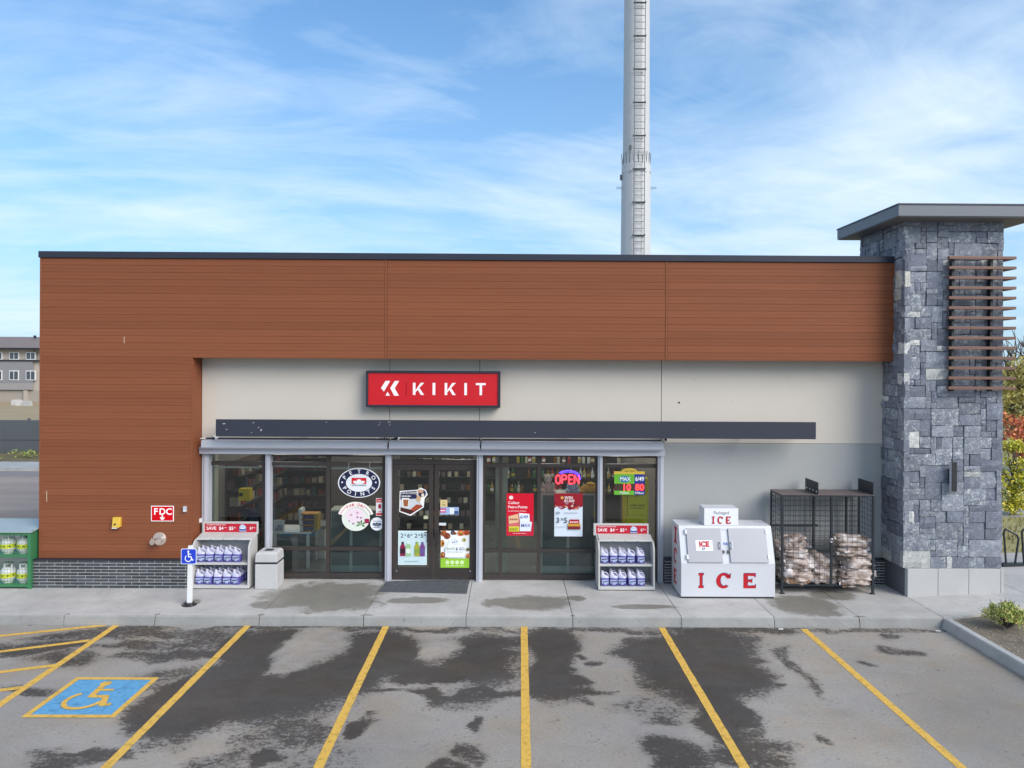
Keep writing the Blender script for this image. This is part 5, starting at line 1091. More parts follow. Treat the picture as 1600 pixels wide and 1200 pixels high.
s.poly([(.5 + (a - .5) * .93, .5 + (b - .5) * .93) for a, b in RC], '2c46c4')
g = G(); wheelchair(g, lambda a, b, l: tuple(Vector(s.p(.10 + a * .82, .07 + b * .86)) - Vector((0, .0004 * l, 0)))); s.g.add(g.v, g.f, s.mi('f4f6fc')); s.finish('sign_plate', None, None, 'e8ecf8', RC, .006, parent=post)

# ------------------------------------------------------------------ ice chest
Yi = 14.56; x0, x1 = X(1064, Yi, 930), X(1211, Yi, 930); yb_ = Yi + .84
ice = empty('ice_chest', ((x0 + x1) / 2, Yi, ZS), 'white ICE merchandiser chest with two slanted grey doors', 'ice chest')
M_icew = mat('ice_white', (0.60, 0.61, 0.645), 0.38, var=.04, scale=2, dirt=.05); M_iced = mat('ice_door', (0.36, 0.36, 0.39), 0.4, .2, var=.05, scale=2); M_icer = mat('ice_red', hexc('b80a1c'), .5, var=.12, scale=7); M_iceb = mat('ice_letter_edge', hexc('4a2c6a'), .4)
z1 = Z(880.5, Yi, 1137); ys_ = Yi + .24; z2 = Z(824, ys_, 1135)
prof = [(Yi, ZS + .035), (Yi, z1), (ys_, z2), (ys_ + .02, z2 + .03), (yb_, z2 + .035), (yb_, ZS + .035)]
G().prism([(x0, y, z) for y, z in prof], (x1 - x0, 0, 0)).build('body', M_icew, ice, bevel=.008)
G().box(x0 + .02, x1 - .02, Yi + .02, yb_ - .02, ZS, ZS + .035).build('base', M_black, ice)
sl = Vector((0, ys_ - Yi, z2 - z1)); slu = sl.normalized(); sln = Vector((0, -slu.z, slu.y)); o0 = Vector((x0, Yi, z1)); SL = sl.length
def sp(u, v, d=0): return o0 + Vector((u, 0, 0)) + slu * v + sln * d
Wd = x1 - x0
for a, b, hs_, lab in ((.075, .445, 1, 0), (.525, .93, -1, 1)):
    g = G().prism([sp(Wd * a, .015, -.01), sp(Wd * b, .015, -.01), sp(Wd * b, SL - .025, -.01), sp(Wd * a, SL - .025, -.01)], sln * .045); dr = g.build('door', M_iced, ice, bevel=.006)
    hx = Wd * (b - .02 if hs_ > 0 else a + .02); G().path([sp(hx, .30, .035), sp(hx, .30, .085), sp(hx, .42, .085), sp(hx, .42, .035)], .013, 8).build('handle', M_chrome, dr)
    lx = Wd * (b + .012 if hs_ > 0 else a - .012); G().prism([sp(lx - .02, .20, 0), sp(lx + .02, .20, 0), sp(lx + .02, .26, 0), sp(lx - .02, .26, 0)], sln * .04).build('latch', M_bronze, dr)
    e = Wd * (a - .004 if hs_ > 0 else b + .004)
    for v in (.08, SL - .14): G().prism([sp(e - .02, v, 0), sp(e + .012, v, 0), sp(e + .012, v + .09, 0), sp(e - .02, v + .09, 0)], sln * .05).build('hinge', M_white, dr)
def sl_text(st, u, v, h, m, bold, wmax, d, name, parent):
    vs, fs = text_geo(st, h, bold, wmax); return G().add([sp(u + a, v + b, d) for a, b in vs], fs).build(name, m, parent)
stk = G().prism([sp(Wd * .165, .25, .036), sp(Wd * .345, .25, .036), sp(Wd * .345, .46, .036), sp(Wd * .165, .46, .036)], sln * .003).build('price_sticker', flat('eef0f4'), ice)
sl_text('ICE', Wd * .255, .335, .10, M_icer, .06, .29, .041, 'lettering', stk); sl_text('$4', Wd * .245, .27, .045, M_labd, .03, None, .041, 'lettering', stk)
tg = G().prism([sp(Wd * .463, .37, .001), sp(Wd * .518, .37, .001), sp(Wd * .518, .43, .001), sp(Wd * .463, .43, .001)], sln * .003).build('ice_decal', flat('c9d3ea'), ice); sl_text('ICE', Wd * .49, .378, .04, flat('2c4a9c'), .05, .09, .0055, 'lettering', tg)
G().prism([sp(Wd * .455, SL - .06, .001), sp(Wd * .52, SL - .06, .001), sp(Wd * .515, SL - .025, .001), sp(Wd * .46, SL - .025, .001)], sln * .004).build('maker_badge', M_alu, ice)
def slab_letter(ch, x, z, w, h, y, name, m, parent, along='x', sgn=1, X0=0):
    """slab serif block letters: I C E"""
    F = (lambda a, b: (x + a * w, y, z + b * h)) if along == 'x' else (lambda a, b: (X0, y + a * w, z + b * h))
    ex = (0, -.004, 0) if along == 'x' else (-.004, 0, 0); g = G(); q = lambda p: g.prism([F(*a) for a in p], ex)
    if ch == 'I':
        q([(.28, .14), (.72, .14), (.72, .86), (.28, .86)]); q([(.05, 0), (.95, 0), (.95, .14), (.05, .14)]); q([(.05, .86), (.95, .86), (.95, 1), (.05, 1)])
    elif ch == 'E':
        q([(.06, 0), (.36, 0), (.36, 1), (.06, 1)]); q([(.36, 0), (.98, 0), (.98, .28), (.88, .17), (.36, .15)]); q([(.36, .85), (.88, .83), (.96, .72), (.96, 1), (.36, 1)]); q([(.36, .42), (.62, .42), (.70, .34), (.70, .66), (.62, .57), (.36, .57)])
    else:
        A = [R(a) for a in range(38, 323, 15)]; ro, ri = (.52, .52), (.24, .36)
        for a, b in zip(A, A[1:]): q([(.5 + ro[0] * math.cos(a), .5 + ro[1] * math.sin(a)), (.5 + ro[0] * math.cos(b), .5 + ro[1] * math.sin(b)), (.5 + ri[0] * math.cos(b), .5 + ri[1] * math.sin(b)), (.5 + ri[0] * math.cos(a), .5 + ri[1] * math.sin(a))])
        q([(.72, .66), (.98, .66), (.98, 1.0), (.88, .92), (.80, .84)])
    return g.build(name, m, parent)
zl0, zl1 = Z(919, Yi, 1137), Z(896, Yi, 1137)
for ch, a, b in (('I', 1091.5, 1100), ('C', 1120, 1142), ('E', 1161, 1181.5)):
    xa, xb = X(a, Yi), X(b, Yi); slab_letter(ch, xa, zl0, xb - xa, zl1 - zl0, Yi - .001, 'front_letter', M_icer, ice)
    slab_letter(ch, xa + .012, zl0 + .012, xb - xa, zl1 - zl0, Yi + .0015, 'letter_shadow', M_iceb, ice)
for ch, c_, hh in (('I', ZS + 1.02, .34), ('C', ZS + .60, .32), ('E', ZS + .17, .30)): slab_letter(ch, 0, c_, -.24, hh, yb_ - .22, 'side_letter', M_icer, ice, along='y', X0=x0 - .001)
# header box on the chest
hxa, hxb = X(1102, 14.75), X(1155.5, 14.75); hz0, hz1 = z2 + .034, Z(795.5, 14.75, 1130)
hb_ = G().box(hxa, hxb, 14.83, 15.25, hz0, hz1).build('header_box', M_icew, ice, bevel=.006)
s = Sheet(hxa, hxb, hz0, hz1, 14.828); s.rect(.02, .03, .98, .97, 'e6e8ee'); s.text('Packaged', .5, .66, .17, '5a5a64', .01, wmax=.62)
for ch, a, b in (('I', .22, .31), ('C', .39, .55), ('E', .63, .78)):
    xa, xb = hxa + a * (hxb - hxa), hxa + b * (hxb - hxa); slab_letter(ch, xa, hz0 + .10 * (hz1 - hz0), xb - xa, .43 * (hz1 - hz0), 14.824, 'front_letter', M_icer, hb_)
s.finish('header_face', None, None, 'e6e8ee', depth=.0015, parent=hb_)

# ------------------------------------------------------------------ firewood cage
Yg0, Yg1 = 14.87, 15.52; x0, x1 = X(1221, Yg0, 850), X(1366.5, Yg0, 850); zt_ = Z(774, Yg0, 1290); zf_ = ZS + .20
cage = empty('firewood_cage', ((x0 + x1) / 2, Yg0, ZS), 'tall black wire cage holding bags of firewood', 'cage')
M_cage = mat('cage_black', (0.028, 0.034, 0.042), 0.45, .3, var=.2, scale=6); M_wire = mat('cage_wire', (0.05, 0.05, 0.055), 0.5, .4)
xm = X(1298, Yg0, 850); t = .032
for x in (x0, xm, x1 - t * 1.4):
    G().box(x, x + t * 1.4, Yg0, Yg0 + .04, ZS + (.0 if x != xm else .16), zt_).build('post', M_cage, cage)
for x in (x0, x0 + .92, x1 - .32, x1 - t): G().box(x, x + t, Yg1 - .04, Yg1, ZS, zt_).build('post', M_cage, cage)
for x in (x0, x1 - .06): G().box(x - .02, x + .08, Yg0 - .01, Yg0 + .06, ZS, ZS + .012).build('foot', M_cage, cage)
for y in (Yg0, Yg1 - .04):
    for z in (zf_ - .03, zt_ - .03): G().box(x0 + .045, x1 - .045, y + .002, y + .036, z, z + .028).build('rail', M_cage, cage)
for x in (x0 + .004, x1 - .036):
    for z in (zf_ - .03, zt_ - .03): G().box(x, x + .03, Yg0 + .04, Yg1 - .04, z, z + .028).build('rail', M_cage, cage)
zb_ = Z(820.5, Yg1, 1250); G().box(x0 + t, xm, Yg1 - .03, Yg1 - .005, zb_ - .02, zb_ + .02).build('rail', M_cage, cage)
G().box(x0 - .01, x1 + .01, Yg0 - .01, Yg1 + .01, zt_ + .001, zt_ + .014).build('top_sheet', mat('rusty_sheet', (0.15, 0.12, 0.12), 0.6, .3, var=.5, scale=5), cage)
G().box(x0 + .03, x1 - .03, Yg0 + .04, Yg1 - .04, zf_ - .03, zf_ - .018).build('floor_grid', M_cage, cage)
g = G(); r = .0042; sp_ = .105
def grid_panel(o, ua, va, U, V):
    k = 0.0
    n = max(2, int(U / sp_)); m = max(2, int(V / sp_))
    for i in range(1, n): a = o + ua * (U * i / n); g.tube(a, a + va * V, r, 4, caps=False)
    for j in range(1, m): a = o + va * (V * j / m); g.tube(a, a + ua * U, r, 4, caps=False)
ux, uy, uz = Vector((1, 0, 0)), Vector((0, 1, 0)), Vector((0, 0, 1)); H_ = zt_ - zf_
grid_panel(Vector((x0 + .04, Yg0 + .02, zf_)), ux, uz, xm - x0 - .04, H_); grid_panel(Vector((xm + .04, Yg0 + .02, zf_)), ux, uz, x1 - xm - .08, H_); grid_panel(Vector((x0, Yg1 - .02, zf_)), ux, uz, x1 - x0, H_)
grid_panel(Vector((x0 + .02, Yg0 + .04, zf_)), uy, uz, Yg1 - Yg0 - .08, H_); grid_panel(Vector((x1 - .02, Yg0 + .04, zf_)), uy, uz, Yg1 - Yg0 - .08, H_)
tag(g.build('wire_mesh', M_wire, cage), kind='stuff')
lk = at(1299.5, 844.5, Yg0 - .02); G().path([lk + Vector((.03 * math.cos(R(a)), 0, .035 * math.sin(R(a)))) for a in range(0, 361, 30)], .008, 6).build('lock', M_chrome, cage)
for px, dots, lab in ((1278.3, True, 0), (1364.5, False, 0)):
    x = X(px, Yg0, 760); fz = Z(756, Yg0, px); fn = G().box(x - .008, x + .008, Yg0, Yg1 - .02, zt_ + .014, zt_ + .27).build('hinge_plate', M_cage, cage)
    if dots:
        for k in range(4): y = Yg0 + .06 + k * .16; G().tube((x - .008, y, zt_ + .07), (x - .014, y, zt_ + .07), .02, 8).build('hole', M_white, fn)
def bag_mat():
    m = bpy.data.materials.new('firewood_bag'); m.use_nodes = True; t_ = m.node_tree; L = t_.links; b = t_.nodes['Principled BSDF']; g_ = N(t_, 'ShaderNodeNewGeometry'); oi = N(t_, 'ShaderNodeObjectInfo')
    mp = N(t_, 'ShaderNodeMapping'); mp.inputs['Scale'].default_value = (3.4, 4.5, 6.5); L.new(g_.outputs['Position'], mp.inputs[0])
    a = N(t_, 'ShaderNodeTexNoise', i_Scale=1.3, i_Detail=6.0, i_Roughness=.65, i_Distortion=1.2); L.new(mp.outputs[0], a.inputs['Vector']); v_ = N(t_, 'ShaderNodeTexVoronoi', i_Scale=1.1); L.new(mp.outputs[0], v_.inputs['Vector'])
    r_ = N(t_, 'ShaderNodeValToRGB'); L.new(M_(t_, 'ADD', M_(t_, 'MULTIPLY', a.outputs[0], .75), M_(t_, 'MULTIPLY', v_.outputs['Distance'], .28)), r_.inputs[0]); e = r_.color_ramp.elements
    e[0].position = .38; e[0].color = (.10, .065, .05, 1); e[1].position = .72; e[1].color = (.74, .70, .70, 1); q = e.new(.47); q.color = (.33, .245, .20, 1); q = e.new(.58); q.color = (.52, .44, .41, 1)  # brown wood under pale film; plastic highlights painted in at the white end
    L.new(r_.outputs[0], b.inputs['Base Color']); b.inputs['Roughness'].default_value = .28; b.inputs['Specular IOR Level'].default_value = .6
    bp = N(t_, 'ShaderNodeBump', i_Strength=1.0, i_Distance=.035); L.new(a.outputs[0], bp.inputs['Height']); L.new(bp.outputs[0], b.inputs['Normal']); return m
M_bag = bag_mat(); M_log = mat('log_wood', (0.24, 0.13, 0.07), .8, var=.5, scale=18); M_film = mat('bag_film', (0.60, 0.56, 0.56), .25, var=.15, scale=10, bump=.7, bscale=25, spec=.7)
def wood_bag(px0, px1, py0, py1, Y, label, logs=False, tilt=0.0, seed=0):
    a, b = at(px0, py1, Y), at(px1, py0, Y); w, h = (b.x - a.x) / 2, (b.z - a.z) / 2; c = Vector(((a.x + b.x) / 2, Y + .12, (a.z + b.z) / 2))
    o = empty('firewood_bag', (c.x, c.y, c.z - h), label, 'bag', 'firewood bags in the cage'); g = G().blob((0, 0, 0), (w, .20, h * 1.06), 34, 20, .70, .30, seed)
    rm = Matrix.Rotation(tilt, 3, 'Y'); g.v = [tuple(c + rm @ Vector(p)) for p in g.v]; g.build('sack', M_bag, o, smooth=True)
    g = G()
    for k in range(5):
        q = c + rm @ Vector((w * (.86 + .05 * (k % 2)) * (1 if k < 3 else -1), rnd.uniform(-.14, .02), rnd.uniform(-.6, .6) * h)); d_ = Vector((rnd.uniform(.03, .08) * (1 if k < 3 else -1), rnd.uniform(-.09, -.02), rnd.uniform(-.03, .05))); g.add([q + Vector((0, 0, -.035)), q + Vector((0, .01, .035)), q + d_ + Vector((0, 0, .02)), q + d_ + Vector((.01, 0, -.03))], [(0, 1, 2), (0, 2, 3), (0, 3, 1)])
    tag(g.build('loose_film', M_film, o), kind='stuff')
    if logs:
        for k in range(6):
            q = c + Vector((-w * .72 + w * .26 * k, -.165 - rnd.uniform(0, .02), -h * .42 + rnd.uniform(-.02, .03))); G().tube(q, q + Vector((rnd.uniform(-.03, .03), .2, 0)), rnd.uniform(.035, .055), 9).build('log', M_log, o)
    return o
BG = [(1216, 1262, 838, 861, 15.05, 'top firewood bag of the left stack in the cage'), (1222, 1264, 858, 875, 14.98, 'second firewood bag from the top of the left stack'), (1225, 1274, 871, 893, 14.95, 'third firewood bag from the top of the left stack'), (1222, 1272, 887, 915, 14.93, 'bottom firewood bag of the left stack with logs showing'),
      (1264, 1296, 866, 892, 15.15, 'leaning firewood bag at the top of the middle pile'), (1280, 1318, 868, 893, 15.25, 'grey firewood bag behind the middle post'), (1266, 1292, 888, 914, 14.98, 'pinkish firewood bag at the bottom left of the middle pile'), (1284, 1314, 886, 903, 15.12, 'flat firewood bag in the middle pile below the grey bag'), (1282, 1312, 900, 914, 15.08, 'lowest firewood bag of the middle pile'),
      (1304, 1358, 838, 858, 15.02, 'top firewood bag of the right stack in the cage'), (1308, 1357, 856, 871, 14.97, 'second firewood bag from the top of the right stack'), (1318, 1366, 869, 892, 14.95, 'third firewood bag from the top of the right stack'), (1313, 1366, 888, 908, 14.94, 'fourth firewood bag from the top of the right stack'), (1310, 1364, 899, 917, 14.93, 'bottom firewood bag of the right stack with logs showing')]
for i, q in enumerate(BG): wood_bag(*q, logs=i in (3, 13), tilt=(.35 if i == 4 else rnd.uniform(-.05, .05)), seed=i + 1)

# ------------------------------------------------------------------ propane cage at the left
Yp = 15.02; x1 = X(48, Yp, 870); x0 = x1 - 1.75; zt_ = Z(832, Yp, 20); zm_ = Z(871, Yp, 20)
pc = empty('propane_cage', ((x0 + x1) / 2, Yp, ZS), 'green mesh cage of white propane tanks beside the store corner', 'cage')
M_grn = mat('cage_green', (0.045, 0.20, 0.085), .45, .1, var=.12, scale=4); M_lg = mat('cage_top', (0.40, 0.47, 0.45), .4, .3, var=.1, scale=3)
yb_ = Yp + .75
for x in (x0, (x0 + x1) / 2 - .03, x1 - .07): G().box(x, x + .07, Yp, Yp + .05, ZS, zt_).build('post', M_grn, pc)
for x in (x0, x1 - .05): G().box(x, x + .05, yb_ - .05, yb_, ZS, zt_ + .09).build('post', M_grn, pc)
for z in (ZS + .04, zm_, zt_ - .06):
    G().box(x0 + .07, x1 - .07, Yp + .004, Yp + .045, z, z + .055).build('rail', M_grn, pc); G().box(x0 + .06, x1 - .01, Yp + .05, yb_ - .05, z + .01, z + .03).build('shelf', M_grn, pc)
G().box(x1 - .012, x1 - .004, Yp + .05, yb_ - .05, ZS + .04, zt_ + .04).build('side_sheet', M_grn, pc)
G().prism([(x0 - .03, Yp - .03, zt_), (x0 - .03, Yp - .03, zt_ + .02), (x0 - .03, yb_ + .03, zt_ + .13), (x0 - .03, yb_ + .03, zt_ + .11)], (x1 - x0 + .06, 0, 0)).build('top_sheet', M_lg, pc)
g = G(); r = .003; sp_ = .06
grid_panel(Vector((x0 + .07, Yp + .02, ZS + .09)), ux, uz, x1 - x0 - .14, zt_ - ZS - .15); tag(g.build('wire_mesh', M_grn, pc), kind='stuff')
def tank():
    o = empty('propane_tank', (0, 0, 0)); G().lathe((0, 0, 0), [(.10, 0), (.105, .03), (.145, .07), (.152, .12), (.152, .22), (.14, .28), (.09, .325), (.03, .335)], 20).build('shell', M_white, o, smooth=True)
    G().lathe((0, 0, .12), [(.1535, 0), (.1535, .09)], 20).build('label_band', flat('d8d82c'), o); 
    for k in range(4): a = 2 * math.pi * k / 4 + .6; G().box(.09 * math.cos(a) - .015, .09 * math.cos(a) + .015, .09 * math.sin(a) - .015, .09 * math.sin(a) + .015, .31, .40).build('collar_post', M_white, o); G().lathe((0, 0, .395), [(.10, 0), (.10, .025), (.085, .025)], 16).build('collar_ring', M_white, o); G().tube((0, 0, .33), (0, 0, .39), .022, 8).build('valve', M_brass, o)
    g = G()
    for k in range(9): a = 2 * math.pi * k / 9; w = .03; g.poly([(.1545 * math.cos(a - w * 4), .1545 * math.sin(a - w * 4), .15), (.1545 * math.cos(a + w * 4), .1545 * math.sin(a + w * 4), .15), (.1545 * math.cos(a + w * 4), .1545 * math.sin(a + w * 4), .185), (.1545 * math.cos(a - w * 4), .1545 * math.sin(a - w * 4), .185)])
    g.build('label_mark', flat('2c6a40'), o); return o
tk0 = tank(); first = True
for lvl, z in (('upper', zm_ + .031), ('lower', ZS + .071)):
    for i, dx in enumerate((.20, .56)):
        o = tk0 if first else copy_tree(tk0, (0, 0, 0)); first = False; o.location = (x1 - .09 - dx, Yp + .26, z); o.rotation_euler = (0, 0, rnd.uniform(0, 6)); o['label'] = 'white propane tank on the %s shelf of the green cage %s' % (lvl, ('nearest the store corner', 'farther from the store corner')[i]); o['category'] = 'propane tank'; o['group'] = 'propane tanks in the green cage'

# ------------------------------------------------------------------ cell tower behind the store
YPp = 27.8
pole = empty('cell_tower', (X(992, YPp, 400), YPp, 0), 'tall pale steel monopole with a ladder rising behind the store', 'tower')
M_pole = mat('pole_steel', (0.53, 0.53, 0.53), .55, .0, var=.05, scale=1.2, stretch=(1, 1, .15))
def pc_(py): 
    a, b = at(970 + (395 - py) * .0066, py, YPp), 0
    return a
def pole_x(z): return X(992.5 + (395 - 300) * .008, YPp, 300) + .012 * (z - 10) * 0
px_ = at(993.5, 320, YPp).x
zA, zB = Z(262, YPp, 992), Z(247, YPp, 992); r0, r1 = .56, .515
G().lathe((px_, YPp, 0), [(.62, 0), (r0, zA), (r0 - .01, zA + .05), (r1 + .01, zB), (r1, zB + .03)], 32).build('lower_shaft', M_pole, pole, smooth=False)
G().lathe((px_, YPp, 0), [(r1, zB + .03), (.47, 26.0), (.40, 38)], 32).build('upper_shaft', M_pole, pole, smooth=False)
for o in pole.children:
    o.data.shade_smooth(); o.data.set_sharp_from_angle(angle=R(30))
M_lad = mat('ladder_grey', (0.10, 0.11, 0.12), .5, .3)
lx0, lx1 = px_ - .19, px_ + .21; yl = YPp - .66
for x in (lx0, lx1): G().box(x - .012, x + .012, yl, yl + .03, 6, 24).build('ladder_rail', M_lad, pole)
z = 6.2; k = 0
while z < 24:
    G().tube((lx0, yl + .015, z), (lx1, yl + .015, z), .011, 5).build('rung', M_lad, pole)
    if k % 5 == 0:
        g = G().box(lx0 - .04, lx1 + .04, yl + .035, yl + .07, z - .03, z + .005); g.box(lx0 - .04, lx0 - .015, yl - .01, yl + .12, z - .025, z + .025); g.box(lx1 + .015, lx1 + .04, yl - .01, yl + .12, z - .03, z + .03); g.build('ladder_bracket', M_lad, pole)
    z += .254; k += 1
g = G()
for a in range(0, 360, 18): q = R(a); g.tube((px_ + .54 * math.cos(q), YPp + .54 * math.sin(q), zA + .05), (px_ + .57 * math.cos(q), YPp + .57 * math.sin(q), zB + .14), .012, 5)
g.build('flange_bolt', M_lad, pole)
for a in (200, 235, 262, 300, 335): q = R(a); G().tube((px_ + .54 * math.cos(q), YPp + .54 * math.sin(q), zA - .22), (px_ + .585 * math.cos(q), YPp + .585 * math.sin(q), zA - .22), .07, 12).build('hand_hole', M_pole, pole)
for dz in (-.86, -.80): g = G(); [g.tube((px_ + sgn * .56, YPp - .1, zA + dz), (px_ + sgn * .78, YPp - .1, zA + dz + .02), .010, 5) for sgn in (-1, 1)]; g.build('step_peg', M_lad, pole)
G().box(px_ - .34, px_ - .28, YPp - .50, YPp - .44, zB + .18, zB + .36).build('bracket', M_lad, pole); G().box(px_ - .63, px_ - .57, YPp - .1, YPp, zA - .5, zA - .3).build('bracket', M_lad, pole)

# ------------------------------------------------------------------ left background: fence, apartment block, shrubs
YFe = 39.5
fence = empty('fence', (X(20, YFe), YFe, 0), 'dark grey fence of two wide horizontal panels beyond the road', 'fence')
M_fen = mat('fence_grey', (0.085, 0.095, 0.105), .7, var=.1, scale=1)
fz0, fzm, fz1 = Z(711.5, YFe, 30), Z(687, YFe, 30), Z(656.5, YFe, 30); fx1 = X(75, YFe)
for k in range(6):
    b = fx1 - k * 2.4; a = b - 2.4; w = fx1 - X(46, YFe)
    G().box(a + .004, b - .004, YFe, YFe + .05, max(.05, fz0), fzm - .006).build('panel', M_fen, fence); G().box(a + .004, b - .004, YFe - .04, YFe + .05, fzm + .006, fz1).build('panel', M_fen, fence)
    G().box(a + 1.2, a + 1.32, YFe + .06, YFe + .16, 0, fz1 + .10).build('post', M_fen, fence)
YB2 = 95.0
ap = empty('apartment_block', (X(20, YB2), YB2, 0), 'three storey beige and grey apartment block in the far left background', 'apartment building')
M_ab = mat('apt_beige', (0.42, 0.37, 0.32), .9, var=.05); M_ag = mat('apt_grey', (0.24, 0.235, 0.25), .9, var=.05); M_ar = mat('apt_roof', (0.20, 0.165, 0.15), .9, var=.15, scale=3); M_win = mat('apt_window', (0.06, 0.075, 0.10), .15, spec=.8)
zz = lambda py: Z(py, YB2, 30); ax1 = X(140, YB2); ax0 = X(-260, YB2)
G().box(ax0, ax1, YB2 + .3, YB2 + 16, -.5, zz(545)).build('wall', M_ab, ap)
xq = X(50, YB2)
G().box(ax0, xq, YB2, YB2 + .3, zz(598), zz(563)).build('wall_band', M_ag, ap); G().box(ax0, xq, YB2 + .1, YB2 + .3, zz(563) + .02, zz(546)).build('wall_band', M_ab, ap); G().box(ax0, xq, YB2 - .1, YB2 + .3, zz(609), zz(598) - .02).build('wall_band', mat('apt_dark', (0.30, 0.28, 0.28), .9), ap)
G().box(ax0, ax1, YB2 - .15, YB2 + .3, zz(564), zz(562.2)).build('trim', M_navy, ap)
G().prism([(ax0, YB2 - .8, zz(545.5)), (ax0, YB2 - .8, zz(544)), (ax0, YB2 + 7, zz(523)), (ax0, YB2 + 14, zz(523)), (ax0, YB2 + 17, zz(545.5))], (ax1 - ax0, 0, 0)).build('roof', M_ar, ap)
G().box(ax0, ax1, YB2 - .95, YB2 - .8, zz(545.8), zz(543.6)).build('gutter', M_navy, ap)
for px in range(-250, 60, 26):
    for (t_, b_) in ((550, 562), (579, 594)):
        a, b = X(px + 4, YB2), X(px + 19, YB2); fr_ = G().box(a, b, YB2 - .08, YB2 + .1, zz(b_), zz(t_)).build('window', M_white, ap)
        m_ = (a + b) / 2
        for (p, q) in ((a + .1, m_ - .05), (m_ + .05, b - .1)): G().box(p, q, YB2 - .1, YB2 - .078, zz(b_) + .1, zz(t_) - .1).build('pane', M_win, fr_)
for px in range(-250, 60, 48):
    a, b = X(px - 6 + 10, YB2), X(px + 38 + 10, YB2); o = G().box(a, b, YB2 + .22, YB2 + .29, -.4, zz(610)).build('carport', mat('carport_back', (0.34, 0.30, 0.26), .9), ap); G().box(a - .45, a, YB2 - .1, YB2 + .29, -.4, zz(610)).build('pillar', M_ab, ap)
for x_ in (0, 1, 2): G().box(X(12 + 16 * x_, YB2), X(14.5 + 16 * x_, YB2), YB2 + 5, YB2 + 5.3, zz(526), zz(521.5)).build('roof_vent', M_navy, ap)
# low concrete barriers before the block
M_bar = mat('barrier', (0.42, 0.40, 0.38), .9, var=.15); q = G().prism([(-1.2, -.3, 0), (-1.2, -.1, .65), (-1.2, .1, .65), (-1.2, .3, 0)], (2.4, 0, 0)).mesh('concrete_barrier', M_bar)
for k in range(5):
    x = X(4 + 13 * k, 88); o = bpy.data.objects.new('concrete_barrier', q); link(o, None, (x, 88 + rnd.uniform(-2, 2), 0)); o.rotation_euler = (0, 0, rnd.uniform(-.5, .5)); o.scale = (.42, 1, 1); tag(o, 'pale concrete barrier before the far apartment block, %s from the left' % ORD[k], 'barrier', 'barrier blocks before the apartments')

def leaf_cloud(g, pts, size, n, seed, m=0, flatk=1.0):
    q = random.Random(seed)
    for (cx_, cy_, cz_, rx_, ry_, rz_) in pts:
        for k in range(n):
            while True:
                a, b, c = q.uniform(-1, 1), q.uniform(-1, 1), q.uniform(-1, 1)
                if a * a + b * b + c * c < 1: break
            p = Vector((cx_ + a * rx_, cy_ + b * ry_, cz_ + c * rz_)); s_ = size * q.uniform(.6, 1.4)
            e1 = Vector((q.uniform(-1, 1), q.uniform(-1, 1), q.uniform(-1, 1))).normalized(); e2 = e1.cross(Vector((q.uniform(-1, 1), q.uniform(-1, 1), q.uniform(-1, 1)))).normalized()
            g.add([p - e1 * s_, p + e2 * s_ * .45, p + e1 * s_, p - e2 * s_ * .45], [(0, 1, 2, 3)], m if isinstance(m, int) else q.choice(m))
def limbs(g, p, d, L, r, depth, q, spread=.7, ends=None):
    e = p + d * L; g.tube(p, e, r, 6, r * .68, caps=depth == 0)
    if depth == 0:
        if ends is not None: ends.append(e)
        return
    for k in range(q.choice((2, 3, 3))):
        nd = (d + Vector((q.uniform(-1, 1), q.uniform(-1, 1), q.uniform(-.25, .7))) * spread).normalized(); limbs(g, p + d * L * q.uniform(.6, 1.0), nd, L * q.uniform(.62, .85), r * .62, depth - 1, q, spread, ends)
def tree(name, x, y, z0, h, label, leafs, lsize, nleaf, cr, seed, depth=4, trunk_h=.28, group='trees at the right'):
    q = random.Random(seed); o = empty(name, (x, y, z0), label, 'tree', group); g = G(); ends = []
    limbs(g, Vector((x, y, z0)), Vector((q.uniform(-.05, .05), 0, 1)).normalized(), h * trunk_h, h * .022, depth, q, .62, ends); g.build('trunk', M_bark, o)
    if leafs:
        g = G(); pts = [(e.x, e.y, e.z, cr, cr, cr * .8) for e in ends]; leaf_cloud(g, pts, lsize, nleaf, seed, list(range(len(leafs)))); g.build('crown', leafs, o)
    return o
M_bark = mat('bark', (0.10, 0.08, 0.065), .9, var=.3, scale=6)
LY = [mat('leaf_yellow_green', (0.650, 0.624, 0.065), .6), mat('leaf_yellow', (0.806, 0.676, 0.078), .6), mat('leaf_green', (0.312, 0.390, 0.058), .6)]
LW = [mat('leaf_willow', (0.520, 0.429, 0.104), .7), mat('leaf_willow_pale', (0.676, 0.559, 0.195), .7), mat('leaf_olive', (0.286, 0.254, 0.091), .7)]
LR = [mat('leaf_red', (0.754, 0.195, 0.085), .6), mat('leaf_orange', (0.850, 0.325, 0.117), .6), mat('leaf_rust', (0.494, 0.143, 0.072), .6)]
